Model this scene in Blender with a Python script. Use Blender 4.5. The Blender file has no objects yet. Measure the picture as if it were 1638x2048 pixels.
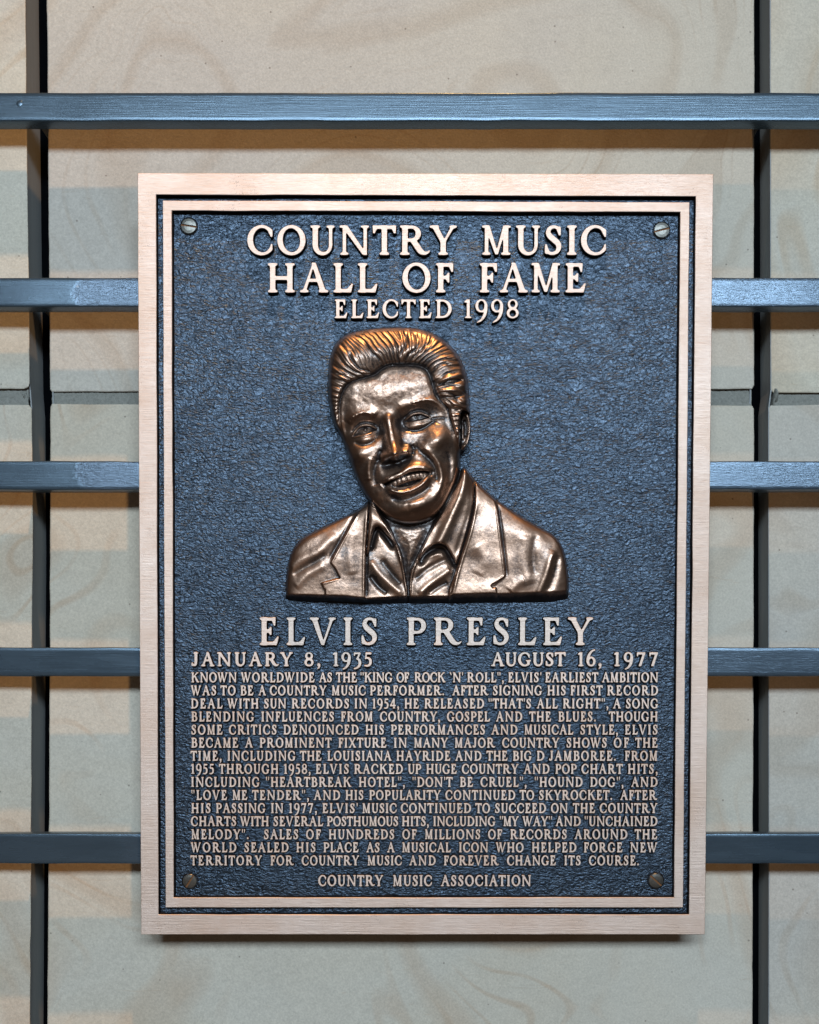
import bpy, math, random
import numpy as np
from mathutils import Vector, Matrix
from mathutils.geometry import tessellate_polygon

random.seed(7)
RNG = np.random.default_rng(11)
SC = bpy.context.scene
COL = SC.collection

# one length unit of the drawing = 0.33 mm; the eye stands D units before the plaque
S = 0.00033
D = 2200.0
CX, CY = 860.0, 1400.0

# ---------------------------------------------------------------- camera
cam = bpy.data.cameras.new('camera')
cam.sensor_fit = 'VERTICAL'
cam.sensor_height = 36.0
cam.lens = 36.0 * D / 2048.0
cam.shift_x = (819 - CX) / 2048.0
cam.shift_y = (CY - 1024) / 2048.0
cam.clip_start = 0.01
cam.clip_end = 100.0
camo = bpy.data.objects.new('camera', cam)
camo.location = (0, -D * S, 0)
camo.rotation_euler = (math.radians(90), 0, 0)
COL.objects.link(camo)
SC.camera = camo

# ---------------------------------------------------------------- world and lamps
world = bpy.data.worlds.new('World')
SC.world = world
world.use_nodes = True
bgn = world.node_tree.nodes['Background']
bgn.inputs['Color'].default_value = (1.0, 0.66, 0.46, 1)
bgn.inputs['Strength'].default_value = 0.020

def aim(o, target):
    d = Vector(target) - o.location
    o.rotation_euler = d.to_track_quat('-Z', 'Y').to_euler()

def area(name, loc, target, sx, sy, power, color):
    l = bpy.data.lights.new(name, 'AREA')
    l.shape = 'RECTANGLE'; l.size = sx; l.size_y = sy
    l.energy = power; l.color = color
    o = bpy.data.objects.new(name, l); o.location = loc
    COL.objects.link(o); aim(o, target); return o

# tall cool window high opposite the wall
for wx, ww in ((-0.78, 0.74), (0.16, 0.90), (1.14, 0.82)):      # three panes between mullions
    area('window_light', (wx, -3.77, 1.50), (wx * 0.1, 0, 0.12), ww, 0.60, 66 * ww, (0.70, 0.86, 1.0))
# dim warm fill lamp, added low in front to brighten the lower frame
area('hall_fill_light', (-0.4, -3.0, -1.3), (0, 0, 0.0), 3.4, 1.8, 5, (1.0, 0.74, 0.55))
# warm ceiling downlight close to the wall
sp = bpy.data.lights.new('ceiling_spot', 'SPOT')
sp.energy = 350; sp.color = (1.0, 0.52, 0.19)
sp.spot_size = math.radians(29); sp.spot_blend = 1.0
sp.shadow_soft_size = 0.022
spo = bpy.data.objects.new('ceiling_spot', sp)
spo.location = (0.12, -0.74, 3.1)
COL.objects.link(spo); aim(spo, (-0.40, 0.04, -0.2))

SC.view_settings.view_transform = 'Standard'
SC.view_settings.look = 'None'
SC.view_settings.exposure = 0.0
SC.view_settings.gamma = 1.0

# ---------------------------------------------------------------- small helpers
def tag(o, label=None, cat=None, group=None, kind=None):
    if label: o['label'] = label
    if cat: o['category'] = cat
    if group: o['group'] = group
    if kind: o['kind'] = kind
    return o

def empty(name, loc=(0, 0, 0)):
    o = bpy.data.objects.new(name, None)
    o.empty_display_size = 0.02
    o.location = loc
    COL.objects.link(o)
    return o

def mesh_obj(name, verts, faces, mats, parent=None, smooth=False, fmat=None):
    me = bpy.data.meshes.new(name)
    me.from_pydata([tuple(v) for v in verts], [], [tuple(f) for f in faces])
    if not isinstance(mats, (list, tuple)): mats = [mats]
    for m in mats: me.materials.append(m)
    if fmat is not None:
        me.polygons.foreach_set('material_index', np.asarray(fmat, dtype=np.int32))
    if smooth:
        me.polygons.foreach_set('use_smooth', np.ones(len(me.polygons), dtype=bool))
    me.update()
    o = bpy.data.objects.new(name, me)
    COL.objects.link(o)
    if parent: o.parent = parent
    return o

def grid_mesh(name, co, nx, ny, mat, parent=None, keep=None, attrs=None):
    """co: (ny*nx,3) array; keep: bool (ny-1,nx-1)"""
    idx = np.arange(nx * ny).reshape(ny, nx)
    q = np.stack([idx[:-1, :-1], idx[1:, :-1], idx[1:, 1:], idx[:-1, 1:]], axis=-1)
    if keep is not None: q = q[keep]
    q = q.reshape(-1, 4)
    used = np.unique(q)
    remap = np.full(nx * ny, -1, dtype=np.int64); remap[used] = np.arange(len(used))
    q = remap[q]
    v = co[used]
    me = bpy.data.meshes.new(name)
    me.vertices.add(len(v)); me.vertices.foreach_set('co', v.astype(np.float32).ravel())
    me.loops.add(q.size); me.loops.foreach_set('vertex_index', q.ravel().astype(np.int32))
    me.polygons.add(len(q))
    me.polygons.foreach_set('loop_start', np.arange(0, q.size, 4, dtype=np.int32))
    me.polygons.foreach_set('loop_total', np.full(len(q), 4, dtype=np.int32))
    me.polygons.foreach_set('use_smooth', np.ones(len(q), dtype=bool))
    me.materials.append(mat)
    me.update(calc_edges=True)
    me.validate()
    if attrs:
        for k, a in attrs.items():
            at = me.attributes.new(k, 'FLOAT', 'POINT')
            at.data.foreach_set('value', a.ravel()[used].astype(np.float32))
    o = bpy.data.objects.new(name, me)
    COL.objects.link(o)
    if parent: o.parent = parent
    return o

def W(px, py, dp):
    k = (D + dp) / D
    return np.array([(px - CX) * k * S, dp * S, (CY - py) * k * S])

# ---- plaque plane: its top leans a little towards the viewer
TILT = 0.0289
ROLL = 0.003
P0 = np.array([849 - CX, 0.0, CY - 1107.0])
V_ = np.array([ROLL, -math.sin(TILT), math.cos(TILT)]); V_ /= np.linalg.norm(V_)
U_ = np.array([1.0, 0.0, -ROLL]); U_ -= V_ * U_.dot(V_); U_ /= np.linalg.norm(U_)
N_ = np.cross(U_, V_)
EYE = np.array([0.0, -D, 0.0])

def L(px, py, h=0.0):
    """point of the plaque (own axes, metres) seen at px,py and standing h above its face"""
    px = np.asarray(px, float); py = np.asarray(py, float); h = np.asarray(h, float)
    d = np.stack([px - CX, np.full_like(px, D), CY - py], axis=-1)
    t = (h + (P0 - EYE).dot(N_)) / (d @ N_)
    X = EYE + d * t[..., None] - P0
    return np.stack([X @ U_, X @ V_, np.broadcast_to(h, px.shape)], axis=-1) * S

plaque = empty('memorial_plaque')
plaque.matrix_world = Matrix(((U_[0], V_[0], N_[0], P0[0] * S),
                              (U_[1], V_[1], N_[1], P0[1] * S),
                              (U_[2], V_[2], N_[2], P0[2] * S),
                              (0, 0, 0, 1)))
tag(plaque, 'bronze memorial plaque with raised lettering and portrait bust, mounted on slats before the stone wall', 'plaque')

# ---------------------------------------------------------------- materials
class NT:
    def __init__(s, name):
        s.m = bpy.data.materials.new(name); s.m.use_nodes = True
        s.t = s.m.node_tree; s.n = s.t.nodes; s.l = s.t.links
        s.b = s.n['Principled BSDF']
    def node(s, typ, **kw):
        n = s.n.new(typ)
        for k, v in kw.items():
            if k in n.inputs.keys() if hasattr(n.inputs, 'keys') else False:
                n.inputs[k].default_value = v
            else:
                setattr(n, k, v)
        return n
    def link(s, a, b): s.l.new(a, b)
    def coord(s, scale=(1, 1, 1), rot=(0, 0, 0), loc=(0, 0, 0)):
        tc = s.node('ShaderNodeTexCoord'); mp = s.node('ShaderNodeMapping')
        mp.inputs['Scale'].default_value = scale; mp.inputs['Rotation'].default_value = rot
        mp.inputs['Location'].default_value = loc
        s.link(tc.outputs['Object'], mp.inputs['Vector']); return mp.outputs['Vector']
    def noise(s, vec, scale, detail=4, rough=0.5, dist=0.0):
        n = s.node('ShaderNodeTexNoise'); n.inputs['Scale'].default_value = scale
        n.inputs['Detail'].default_value = detail; n.inputs['Roughness'].default_value = rough
        n.inputs['Distortion'].default_value = dist
        if vec is not None: s.link(vec, n.inputs['Vector'])
        return n
    def ramp(s, fac, stops):
        r = s.node('ShaderNodeValToRGB'); e = r.color_ramp.elements
        while len(e) < len(stops): e.new(0.5)
        for i, (p, c) in enumerate(stops):
            e[i].position = p
            e[i].color = (c, c, c, 1) if isinstance(c, (int, float)) else (*c, 1)
        s.link(fac, r.inputs['Fac']); return r.outputs['Color']
    def mix(s, fac, a, b, mode='MIX'):
        m = s.node('ShaderNodeMix'); m.data_type = 'RGBA'; m.blend_type = mode
        for ii, v in ((0, fac), (6, a), (7, b)):
            sock = m.inputs[ii]
            if isinstance(v, (int, float)): sock.default_value = v if ii == 0 else (v, v, v, 1)
            elif isinstance(v, tuple): sock.default_value = (*v, 1)
            else: s.link(v, sock)
        return m.outputs[2]
    def math(s, op, a, b=0.0, c=0.0):
        m = s.node('ShaderNodeMath'); m.operation = op
        for i, v in enumerate((a, b, c)):
            if isinstance(v, (int, float)): m.inputs[i].default_value = v
            else: s.link(v, m.inputs[i])
        return m.outputs[0]
    def bump(s, height, strength=0.5, dist=0.001, normal=None):
        b = s.node('ShaderNodeBump'); b.inputs['Strength'].default_value = strength
        b.inputs['Distance'].default_value = dist
        s.link(height, b.inputs['Height'])
        if normal: s.link(normal, b.inputs['Normal'])
        return b.outputs['Normal']
    def set(s, **kw):
        names = dict(color='Base Color', rough='Roughness', metal='Metallic', normal='Normal',
                     spec='Specular IOR Level', coat='Coat Weight', coat_rough='Coat Roughness', aniso='Anisotropic')
        for k, v in kw.items():
            i = s.b.inputs[names[k]]
            if isinstance(v, (int, float)): i.default_value = v
            elif isinstance(v, tuple): i.default_value = (*v, 1)
            else: s.link(v, i)
        return s.m

def mat_brushed():
    t = NT('brushed_bronze')
    v = t.coord((25, 1500, 1)); n1 = t.noise(v, 3.0, 5, 0.65)
    v2 = t.coord((6, 320, 1)); n2 = t.noise(v2, 3.0, 3, 0.6)
    v3 = t.coord((1, 1, 1)); n3 = t.noise(v3, 22, 4, 0.6)
    c = t.mix(t.ramp(n1.outputs['Fac'], [(0.32, 0.0), (0.68, 1.0)]), (0.71, 0.57, 0.48), (0.90, 0.765, 0.685))
    c = t.mix(t.math('MULTIPLY', t.ramp(n3.outputs['Fac'], [(0.42, 0.0), (0.70, 1.0)]), 0.55), c, (0.68, 0.49, 0.37))
    # fine casting pits
    vo = t.node('ShaderNodeTexVoronoi'); vo.inputs['Scale'].default_value = 900
    t.link(v3, vo.inputs['Vector'])
    n4 = t.noise(v3, 35, 3, 0.7)
    pit = t.math('MULTIPLY', t.ramp(vo.outputs['Distance'], [(0.16, 1.0), (0.30, 0.0)]),
                 t.ramp(n4.outputs['Fac'], [(0.56, 0.0), (0.72, 0.8)]))
    c = t.mix(pit, c, (0.16, 0.09, 0.07))
    h = t.math('ADD', n1.outputs['Fac'], t.math('MULTIPLY', n2.outputs['Fac'], 0.7))
    nm = t.bump(h, 0.8, 0.00022)
    r = t.math('ADD', t.math('MULTIPLY', t.noise(v3, 9, 2, 0.5).outputs['Fac'], 0.24), 0.50)
    return t.set(color=c, metal=1.0, rough=r, normal=nm)

def mat_field():
    t = NT('dark_leather_grain_bronze')
    vb = t.coord((1, 1, 1))
    nd = t.noise(vb, 60, 3, 0.55)
    # warp the cells so that they flow in curved diagonals
    sub = t.node('ShaderNodeVectorMath'); sub.operation = 'SUBTRACT'; sub.inputs[1].default_value = (0.5, 0.5, 0.5)
    t.link(nd.outputs['Color'], sub.inputs[0])
    sc = t.node('ShaderNodeVectorMath'); sc.operation = 'SCALE'; sc.inputs['Scale'].default_value = 0.009
    t.link(sub.outputs[0], sc.inputs[0])
    ad = t.node('ShaderNodeVectorMath'); ad.operation = 'ADD'
    t.link(vb, ad.inputs[0]); t.link(sc.outputs[0], ad.inputs[1])
    nd2 = t.noise(vb, 420, 3, 0.6)
    sub2 = t.node('ShaderNodeVectorMath'); sub2.operation = 'SUBTRACT'; sub2.inputs[1].default_value = (0.5, 0.5, 0.5)
    t.link(nd2.outputs['Color'], sub2.inputs[0])
    sc2 = t.node('ShaderNodeVectorMath'); sc2.operation = 'SCALE'; sc2.inputs['Scale'].default_value = 0.0019
    t.link(sub2.outputs[0], sc2.inputs[0])
    ad2 = t.node('ShaderNodeVectorMath'); ad2.operation = 'ADD'
    t.link(ad.outputs[0], ad2.inputs[0]); t.link(sc2.outputs[0], ad2.inputs[1])
    mp = t.node('ShaderNodeMapping'); mp.inputs['Rotation'].default_value = (0, 0, math.radians(-14)); mp.inputs['Scale'].default_value = (0.60, 1.25, 1)
    t.link(ad2.outputs[0], mp.inputs['Vector'])
    vo = t.node('ShaderNodeTexVoronoi'); vo.feature = 'DISTANCE_TO_EDGE'; vo.inputs['Scale'].default_value = 385
    t.link(mp.outputs[0], vo.inputs['Vector'])
    n1 = t.noise(mp.outputs[0], 330, 3, 0.6, 0.8)
    n2 = t.noise(vb, 45, 3, 0.5)
    cre = t.ramp(vo.outputs['Distance'], [(0.0, 0.1), (0.10, 0.42), (0.28, 0.80), (0.55, 1.0)])
    h = t.math('ADD', t.math('MULTIPLY', cre, 0.34), t.math('MULTIPLY', n1.outputs['Fac'], 1.05))
    h = t.math('ADD', h, t.math('MULTIPLY', n2.outputs['Fac'], 0.8))
    nm = t.bump(h, 1.0, 0.00072)
    n3 = t.noise(vb, 14, 4, 0.6)
    c = t.mix(n3.outputs['Fac'], (0.033, 0.046, 0.066), (0.062, 0.084, 0.114))
    r = t.math('ADD', t.math('MULTIPLY', n3.outputs['Fac'], 0.10), 0.28)
    return t.set(color=c, metal=0.9, rough=r, normal=nm, spec=0.5)

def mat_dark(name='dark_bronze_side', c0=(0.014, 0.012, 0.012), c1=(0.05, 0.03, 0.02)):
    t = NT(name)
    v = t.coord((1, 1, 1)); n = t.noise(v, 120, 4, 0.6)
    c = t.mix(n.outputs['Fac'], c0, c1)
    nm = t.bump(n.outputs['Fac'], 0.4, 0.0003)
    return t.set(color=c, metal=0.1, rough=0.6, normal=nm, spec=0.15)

def mat_bust():
    t = NT('patinated_bronze')
    at = t.node('ShaderNodeAttribute'); at.attribute_name = 'wear'
    v = t.coord((1, 1, 1))
    n = t.noise(v, 90, 5, 0.65); n2 = t.noise(v, 900, 3, 0.7); n3 = t.noise(v, 30, 3, 0.5)
    w = t.math('ADD', at.outputs['Fac'], t.math('MULTIPLY', t.math('SUBTRACT', n.outputs['Fac'], 0.5), 0.9))
    w = t.math('ADD', w, t.math('MULTIPLY', t.math('SUBTRACT', n2.outputs['Fac'], 0.5), 0.9))
    w = t.math('ADD', w, t.math('MULTIPLY', t.math('SUBTRACT', n3.outputs['Fac'], 0.5), 0.6))
    f = t.ramp(w, [(0.25, 0.0), (0.75, 1.0)])
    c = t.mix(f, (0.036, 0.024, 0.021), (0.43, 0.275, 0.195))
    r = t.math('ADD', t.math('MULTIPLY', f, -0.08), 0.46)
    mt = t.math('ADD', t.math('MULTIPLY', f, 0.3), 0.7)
    h = t.math('ADD', t.math('MULTIPLY', n2.outputs['Fac'], 0.6), n.outputs['Fac'])
    nm = t.bump(h, 0.30, 0.00035)
    return t.set(color=c, metal=mt, rough=r, normal=nm, spec=0.6, coat=0.75, coat_rough=0.28)

def mat_paint():
    t = NT('slate_grey_paint')
    v = t.coord((1, 1, 1))
    v1 = t.coord((12, 600, 600)); n1 = t.noise(v1, 2.4, 4, 0.6)
    v2 = t.coord((1, 5, 5)); n2 = t.noise(v2, 24, 4, 0.6, 0.6)
    n3 = t.noise(v, 320, 3, 0.6)
    c = t.mix(n2.outputs['Fac'], (0.052, 0.082, 0.112), (0.075, 0.115, 0.153))
    # scuffs and chips
    chip = t.ramp(t.noise(v, 150, 2, 0.5).outputs['Fac'], [(0.77, 0.0), (0.79, 1.0)])
    c = t.mix(t.math('MULTIPLY', chip, 0.7), c, (0.30, 0.29, 0.28))
    at = t.node('ShaderNodeAttribute'); at.attribute_name = 'dab'
    c = t.mix(t.math('MULTIPLY', at.outputs['Fac'], 0.4), c, (0.11, 0.145, 0.20))
    nb = t.noise(t.coord((1, 3.5, 3.5), (0, 0.25, 0)), 190, 4, 0.65, 1.4)
    hh = t.math('ADD', t.math('MULTIPLY', n1.outputs['Fac'], 0.5), t.math('MULTIPLY', n3.outputs['Fac'], 0.12))
    hh = t.math('ADD', hh, t.math('MULTIPLY', t.math('MULTIPLY', nb.outputs['Fac'], at.outputs['Fac']), 1.3))
    nm = t.bump(hh, 0.5, 0.00028)
    r = t.math('ADD', t.math('MULTIPLY', n2.outputs['Fac'], 0.10), 0.22)
    return t.set(color=c, rough=r, normal=nm, spec=0.6, metal=0.6)

def mat_channel():
    t = NT('dark_grey_channel_steel')
    v = t.coord((40, 40, 2)); n = t.noise(v, 6, 4, 0.6)
    c = t.mix(n.outputs['Fac'], (0.24, 0.255, 0.26), (0.32, 0.335, 0.34))
    return t.set(color=c, rough=0.6, spec=0.3, normal=t.bump(n.outputs['Fac'], 0.2, 0.0004))

def mat_stone(name, seed, tone_a, tone_b, vein, swirl=1.0, rot=0.3):
    t = NT(name)
    v = t.coord((1, 1, 1), (0, rot, 0), (seed * 1.7, seed * 0.9, seed * 2.3))
    big = t.noise(v, 4.5, 4, 0.5, 0.8)
    mid = t.noise(v, 22, 5, 0.6)
    fine = t.noise(v, 700, 4, 0.7)
    c = t.mix(t.ramp(big.outputs['Fac'], [(0.35, 0.0), (0.65, 1.0)]), tone_a, tone_b)
    # iron rings: contour lines of a smooth warped field
    fld = t.noise(v, 3.2, 2, 0.4, swirl)
    bands = t.math('SINE', t.math('MULTIPLY', fld.outputs['Fac'], 130.0))
    ring = t.ramp(bands, [(0.78, 0.0), (0.98, 1.0)])
    brk = t.noise(v, 9, 3, 0.6)
    ring = t.math('MULTIPLY', ring, t.ramp(brk.outputs['Fac'], [(0.46, 0.0), (0.66, 1.0)]))
    c = t.mix(t.math('MULTIPLY', ring, 0.32), c, vein)
    wide = t.math('SINE', t.math('MULTIPLY', fld.outputs['Fac'], 31.0))
    c = t.mix(t.math('MULTIPLY', t.ramp(wide, [(0.5, 0.0), (1.0, 1.0)]), 0.22), c, vein)
    c = t.mix(t.math('MULTIPLY', t.ramp(mid.outputs['Fac'], [(0.40, 0.0), (0.75, 1.0)]), 0.14), c, (0.36, 0.33, 0.28))
    mot = t.noise(t.coord((1, 1, 1.6), (0, rot, 0)), 120, 6, 0.75, 0.5)
    c = t.mix(1.0, c, t.ramp(mot.outputs['Fac'], [(0.30, 0.93), (0.70, 1.05)]), 'MULTIPLY')
    streak = t.noise(t.coord((1, 1, 9), (0, rot + 0.5, 0)), 26, 4, 0.7, 1.2)
    c = t.mix(t.math('MULTIPLY', t.ramp(streak.outputs['Fac'], [(0.64, 0.0), (0.70, 1.0)]), 0.16), c, vein)
    g = t.ramp(fine.outputs['Fac'], [(0.25, 0.82), (0.75, 1.16)])
    c = t.mix(1.0, c, g, 'MULTIPLY')
    spk = t.node('ShaderNodeTexVoronoi'); spk.inputs['Scale'].default_value = 70; t.link(v, spk.inputs['Vector'])
    c = t.mix(t.math('MULTIPLY', t.ramp(spk.outputs['Distance'], [(0.035, 1.0), (0.06, 0.0)]), 0.6), c, (0.14, 0.11, 0.09))
    h = t.math('ADD', fine.outputs['Fac'], t.math('MULTIPLY', mid.outputs['Fac'], 0.8))
    return t.set(color=c, rough=0.85, spec=0.2, normal=t.bump(h, 0.35, 0.0005))

def mat_mortar():
    t = NT('grey_mortar')
    v = t.coord((1, 1, 1)); n = t.noise(v, 420, 5, 0.75); n2 = t.noise(v, 40, 3, 0.5)
    c = t.mix(n.outputs['Fac'], (0.13, 0.135, 0.12), (0.42, 0.42, 0.38))
    return t.set(color=c, rough=0.95, spec=0.1, normal=t.bump(t.math('ADD', n.outputs['Fac'], n2.outputs['Fac']), 1.0, 0.0016))

def mat_screw():
    t = NT('aged_screw_metal')
    v = t.coord((1, 1, 1)); n = t.noise(v, 260, 4, 0.7)
    c = t.mix(n.outputs['Fac'], (0.05, 0.048, 0.044), (0.20, 0.195, 0.175))
    return t.set(color=c, metal=0.8, rough=0.36, normal=t.bump(n.outputs['Fac'], 0.3, 0.0003))

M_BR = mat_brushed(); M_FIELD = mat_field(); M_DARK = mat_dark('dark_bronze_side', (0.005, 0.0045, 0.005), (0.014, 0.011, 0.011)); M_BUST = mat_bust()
M_PAINT = mat_paint(); M_CH = mat_channel(); M_MORTAR = mat_mortar(); M_SCREW = mat_screw()
M_VOID = mat_dark('void_shade_black', (0.002, 0.002, 0.003), (0.003, 0.004, 0.005))  # near-black colour standing in for the shade deep in the channels
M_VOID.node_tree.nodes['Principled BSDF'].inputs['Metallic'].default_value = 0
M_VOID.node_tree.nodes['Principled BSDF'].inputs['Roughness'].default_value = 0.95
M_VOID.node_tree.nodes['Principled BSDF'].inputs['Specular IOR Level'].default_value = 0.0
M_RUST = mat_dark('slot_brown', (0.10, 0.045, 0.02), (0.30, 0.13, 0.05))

# ================================================================ STONE WALL
WALL = 124.0
wall = empty('stone_wall', tuple(W(819, 2048, WALL)))
tag(wall, 'pale sandstone block wall with grey mortar joint behind the plaque and slats', 'wall')
wl = np.array(wall.location)

def fbm1(n, step, amp, seed):
    r = np.random.default_rng(seed); k = max(3, int(n / step) + 3)
    pts = r.normal(size=k) * amp
    x = np.linspace(0, k - 1.001, n); i = x.astype(int); f = x - i; f = f * f * (3 - 2 * f)
    return pts[i] * (1 - f) + pts[np.minimum(i + 1, k - 1)] * f

def stone(poly, depths, mat, seed, parent, radius=3.0):
    """poly: outline corners in drawing units (rounded), depths: front depth at each corner"""
    pts = []; dps = []
    n = len(poly)
    for i in range(n):
        a, b = np.array(poly[i], float), np.array(poly[(i + 1) % n], float)
        m = max(2, int(np.linalg.norm(b - a) / 14))
        for j in range(m):
            f = j / m
            pts.append(a * (1 - f) + b * f); dps.append(depths[i] * (1 - f) + depths[(i + 1) % n] * f)
    pts = np.array(pts); dps = np.array(dps)
    # outline noise (sawn edge, slightly worn)
    r = np.random.default_rng(seed)
    tang = np.roll(pts, -1, 0) - np.roll(pts, 1, 0); tang /= np.linalg.norm(tang, axis=1)[:, None] + 1e-9
    nor = np.stack([tang[:, 1], -tang[:, 0]], 1)      # outward for clockwise (y down)
    cen = pts.mean(0)
    sgn = np.sign(((pts - cen) * nor).sum(1).mean()); nor *= sgn
    pts = pts + nor * (fbm1(len(pts), 3, 0.35, seed) + r.normal(size=len(pts)) * 0.12)[:, None]
    loops = [(0.0, 70.0), (0.0, radius), (-radius * 0.3, radius * 0.3), (-radius, 0.0)]
    verts = []; N = len(pts)
    for off, dd in loops:
        for p, q, d0 in zip(pts, nor, dps):
            w = W(p[0] + q[0] * off, p[1] + q[1] * off, d0 + dd); verts.append(w - wl)
    faces = []
    for k in range(len(loops) - 1):
        for i in range(N):
            j = (i + 1) % N
            faces.append((k * N + i, k * N + j, (k + 1) * N + j, (k + 1) * N + i))
    faces.append(tuple((len(loops) - 1) * N + i for i in range(N)))
    o = mesh_obj('stone_block', verts, faces, mat, parent)
    return o

ST = [mat_stone('sandstone_grey', 1, (0.57, 0.525, 0.44), (0.52, 0.485, 0.43), (0.36, 0.26, 0.17), 1.6, 0.2),
      mat_stone('sandstone_veined', 4, (0.59, 0.555, 0.48), (0.57, 0.505, 0.405), (0.42, 0.24, 0.12), 1.2, 0.9),
      mat_stone('sandstone_buff', 8, (0.60, 0.55, 0.445), (0.56, 0.53, 0.46), (0.44, 0.28, 0.14), 1.0, -0.4)]
WL_, WR_ = WALL - 7, WALL + 3
stone([(-260, -260), (51, -260), (51, 30), (60, 766), (57, 774), (48, 778), (-260, 778)], [WL_] * 7, ST[2], 21, wall)
stone([(-260, 810), (58, 810), (64, 817), (66, 1100), (64, 1300), (62, 1760), (59, 2300), (-260, 2300)], [WL_] * 8, ST[1], 22, wall)
stone([(92, -260), (1508, -260), (1508, 770), (1504, 778), (1380, 779), (104, 784), (100, 779)], [WALL + 2, WALL, WALL, WALL, WALL, WALL + 2, WALL + 2], ST[0], 23, wall)
stone([(104, 808), (1380, 811), (1504, 811), (1508, 818), (1507, 1300), (1504, 2300), (93, 2300), (99, 1500), (101, 813)],
      [WALL + 2, WALL, WALL, WALL, WALL, WALL, WALL + 2, WALL + 2, WALL + 2], ST[1], 24, wall)
stone([(1540, -260), (1900, -260), (1900, 786), (1546, 786), (1542, 780)], [WR_] * 5, ST[2], 25, wall)
stone([(1541, 810), (1900, 810), (1900, 2300), (1537, 2300), (1538, 1700), (1537, 816)], [WR_] * 6, ST[0], 26, wall)

def mortar(x0, x1, y0, y1, dp, seed):
    nx = max(4, int((x1 - x0) / 2.5)); ny = 14
    xs = np.linspace(x0, x1, nx); ys = np.linspace(y0, y1, ny)
    r = np.random.default_rng(seed)
    co = []
    for j, y in enumerate(ys):
        for i, x in enumerate(xs):
            f = j / (ny - 1)
            d = dp + 10 - 7 * f + r.normal() * 0.7
            co.append(W(x + r.normal() * 0.3, y + r.normal() * 0.3, d) - wl)
    grid_mesh('mortar_joint', np.array(co), nx, ny, M_MORTAR, wall)
mortar(-258, 57, 772, 816, WL_, 1)
mortar(104, 1503, 773, 816, WALL, 2)
mortar(1545, 1898, 780, 816, WR_, 3)

def lump(px, py, dp, rx, ry, rd, seed, name='mortar_lump'):
    r = np.random.default_rng(seed)
    nu, nv = 26, 14; verts = []
    c = W(px, py, dp)
    ph = r.normal(size=(6, 3)) * 2.5
    for j in range(nv + 1):
        th = math.pi * j / nv
        for i in range(nu):
            a = 2 * math.pi * i / nu
            d = np.array([math.sin(th) * math.cos(a), math.sin(th) * math.sin(a), math.cos(th)])
            s = 1 + 0.16 * sum(math.sin(p.dot(d) * 1.8 + k) for k, p in enumerate(ph)) / 2 + r.normal() * 0.05
            verts.append(c + d * s * np.array([rx, rd, ry]) * S - wl)
    faces = [(j * nu + i, j * nu + (i + 1) % nu, (j + 1) * nu + (i + 1) % nu, (j + 1) * nu + i) for j in range(nv) for i in range(nu)]
    mesh_obj(name, verts, faces, M_MORTAR, wall, True)
lump(58, 797, WALL + 22, 9, 15, 26, 5)
lump(1544, 800, WALL + 30, 9, 22, 34, 7)

# ================================================================ CHANNELS AND SLATS (one rack)
rack = empty('slatted_rack', tuple(W(819, 2048, 84)))
tag(rack, 'rack of five slate-blue painted horizontal slats on two dark recessed uprights', 'rack')
rl = np.array(rack.location)

def box(name, x0, x1, y0, y1, d0, d1, mat, parent, org, bev=0.0):
    """box from drawing-plane limits; x,y are measured at depth dref=d0"""
    a = W(x0, y0, d0); b = W(x1, y1, d0)
    X0, X1 = a[0], b[0]; Z1, Z0 = a[2], b[2]; Y0, Y1 = d0 * S, d1 * S
    v = [(X0, Y0, Z0), (X1, Y0, Z0), (X1, Y1, Z0), (X0, Y1, Z0), (X0, Y0, Z1), (X1, Y0, Z1), (X1, Y1, Z1), (X0, Y1, Z1)]
    f = [(0, 1, 5, 4), (1, 2, 6, 5), (2, 3, 7, 6), (3, 0, 4, 7), (4, 5, 6, 7), (3, 2, 1, 0)]
    return mesh_obj(name, [np.array(p) - org for p in v], f, mat, parent)

def upright(lev, d0, depth):
    """a U section open towards the viewer, laid along (seen y, seen inner left x, seen inner right x)"""
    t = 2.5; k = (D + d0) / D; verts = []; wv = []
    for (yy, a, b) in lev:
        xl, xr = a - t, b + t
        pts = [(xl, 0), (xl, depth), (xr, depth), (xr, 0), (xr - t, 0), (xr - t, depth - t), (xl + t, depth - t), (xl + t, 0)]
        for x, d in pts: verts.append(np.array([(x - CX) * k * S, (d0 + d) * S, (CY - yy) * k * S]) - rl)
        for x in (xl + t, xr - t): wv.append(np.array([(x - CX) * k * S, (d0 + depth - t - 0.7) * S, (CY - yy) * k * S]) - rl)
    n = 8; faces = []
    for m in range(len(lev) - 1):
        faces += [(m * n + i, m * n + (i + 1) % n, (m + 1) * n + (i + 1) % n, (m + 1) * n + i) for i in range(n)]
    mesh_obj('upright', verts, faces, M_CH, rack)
    mesh_obj('void_shade_sheet', wv, [(2 * m, 2 * m + 1, 2 * m + 3, 2 * m + 2) for m in range(len(lev) - 1)], M_VOID, rack)  # added dark sheet: paints the channel's shaded depth black
upright([(-260, 49, 100), (30, 51.5, 100), (766, 60.5, 104), (820, 64.5, 106), (1100, 66.5, 106), (1760, 62.5, 104), (2300, 59.5, 102)], WALL + 4, 82)
upright([(-260, 1502, 1539), (780, 1502, 1541), (816, 1501, 1536.5), (1700, 1500, 1537.5), (2300, 1498, 1536.5)], WALL + 4, 74)

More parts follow.
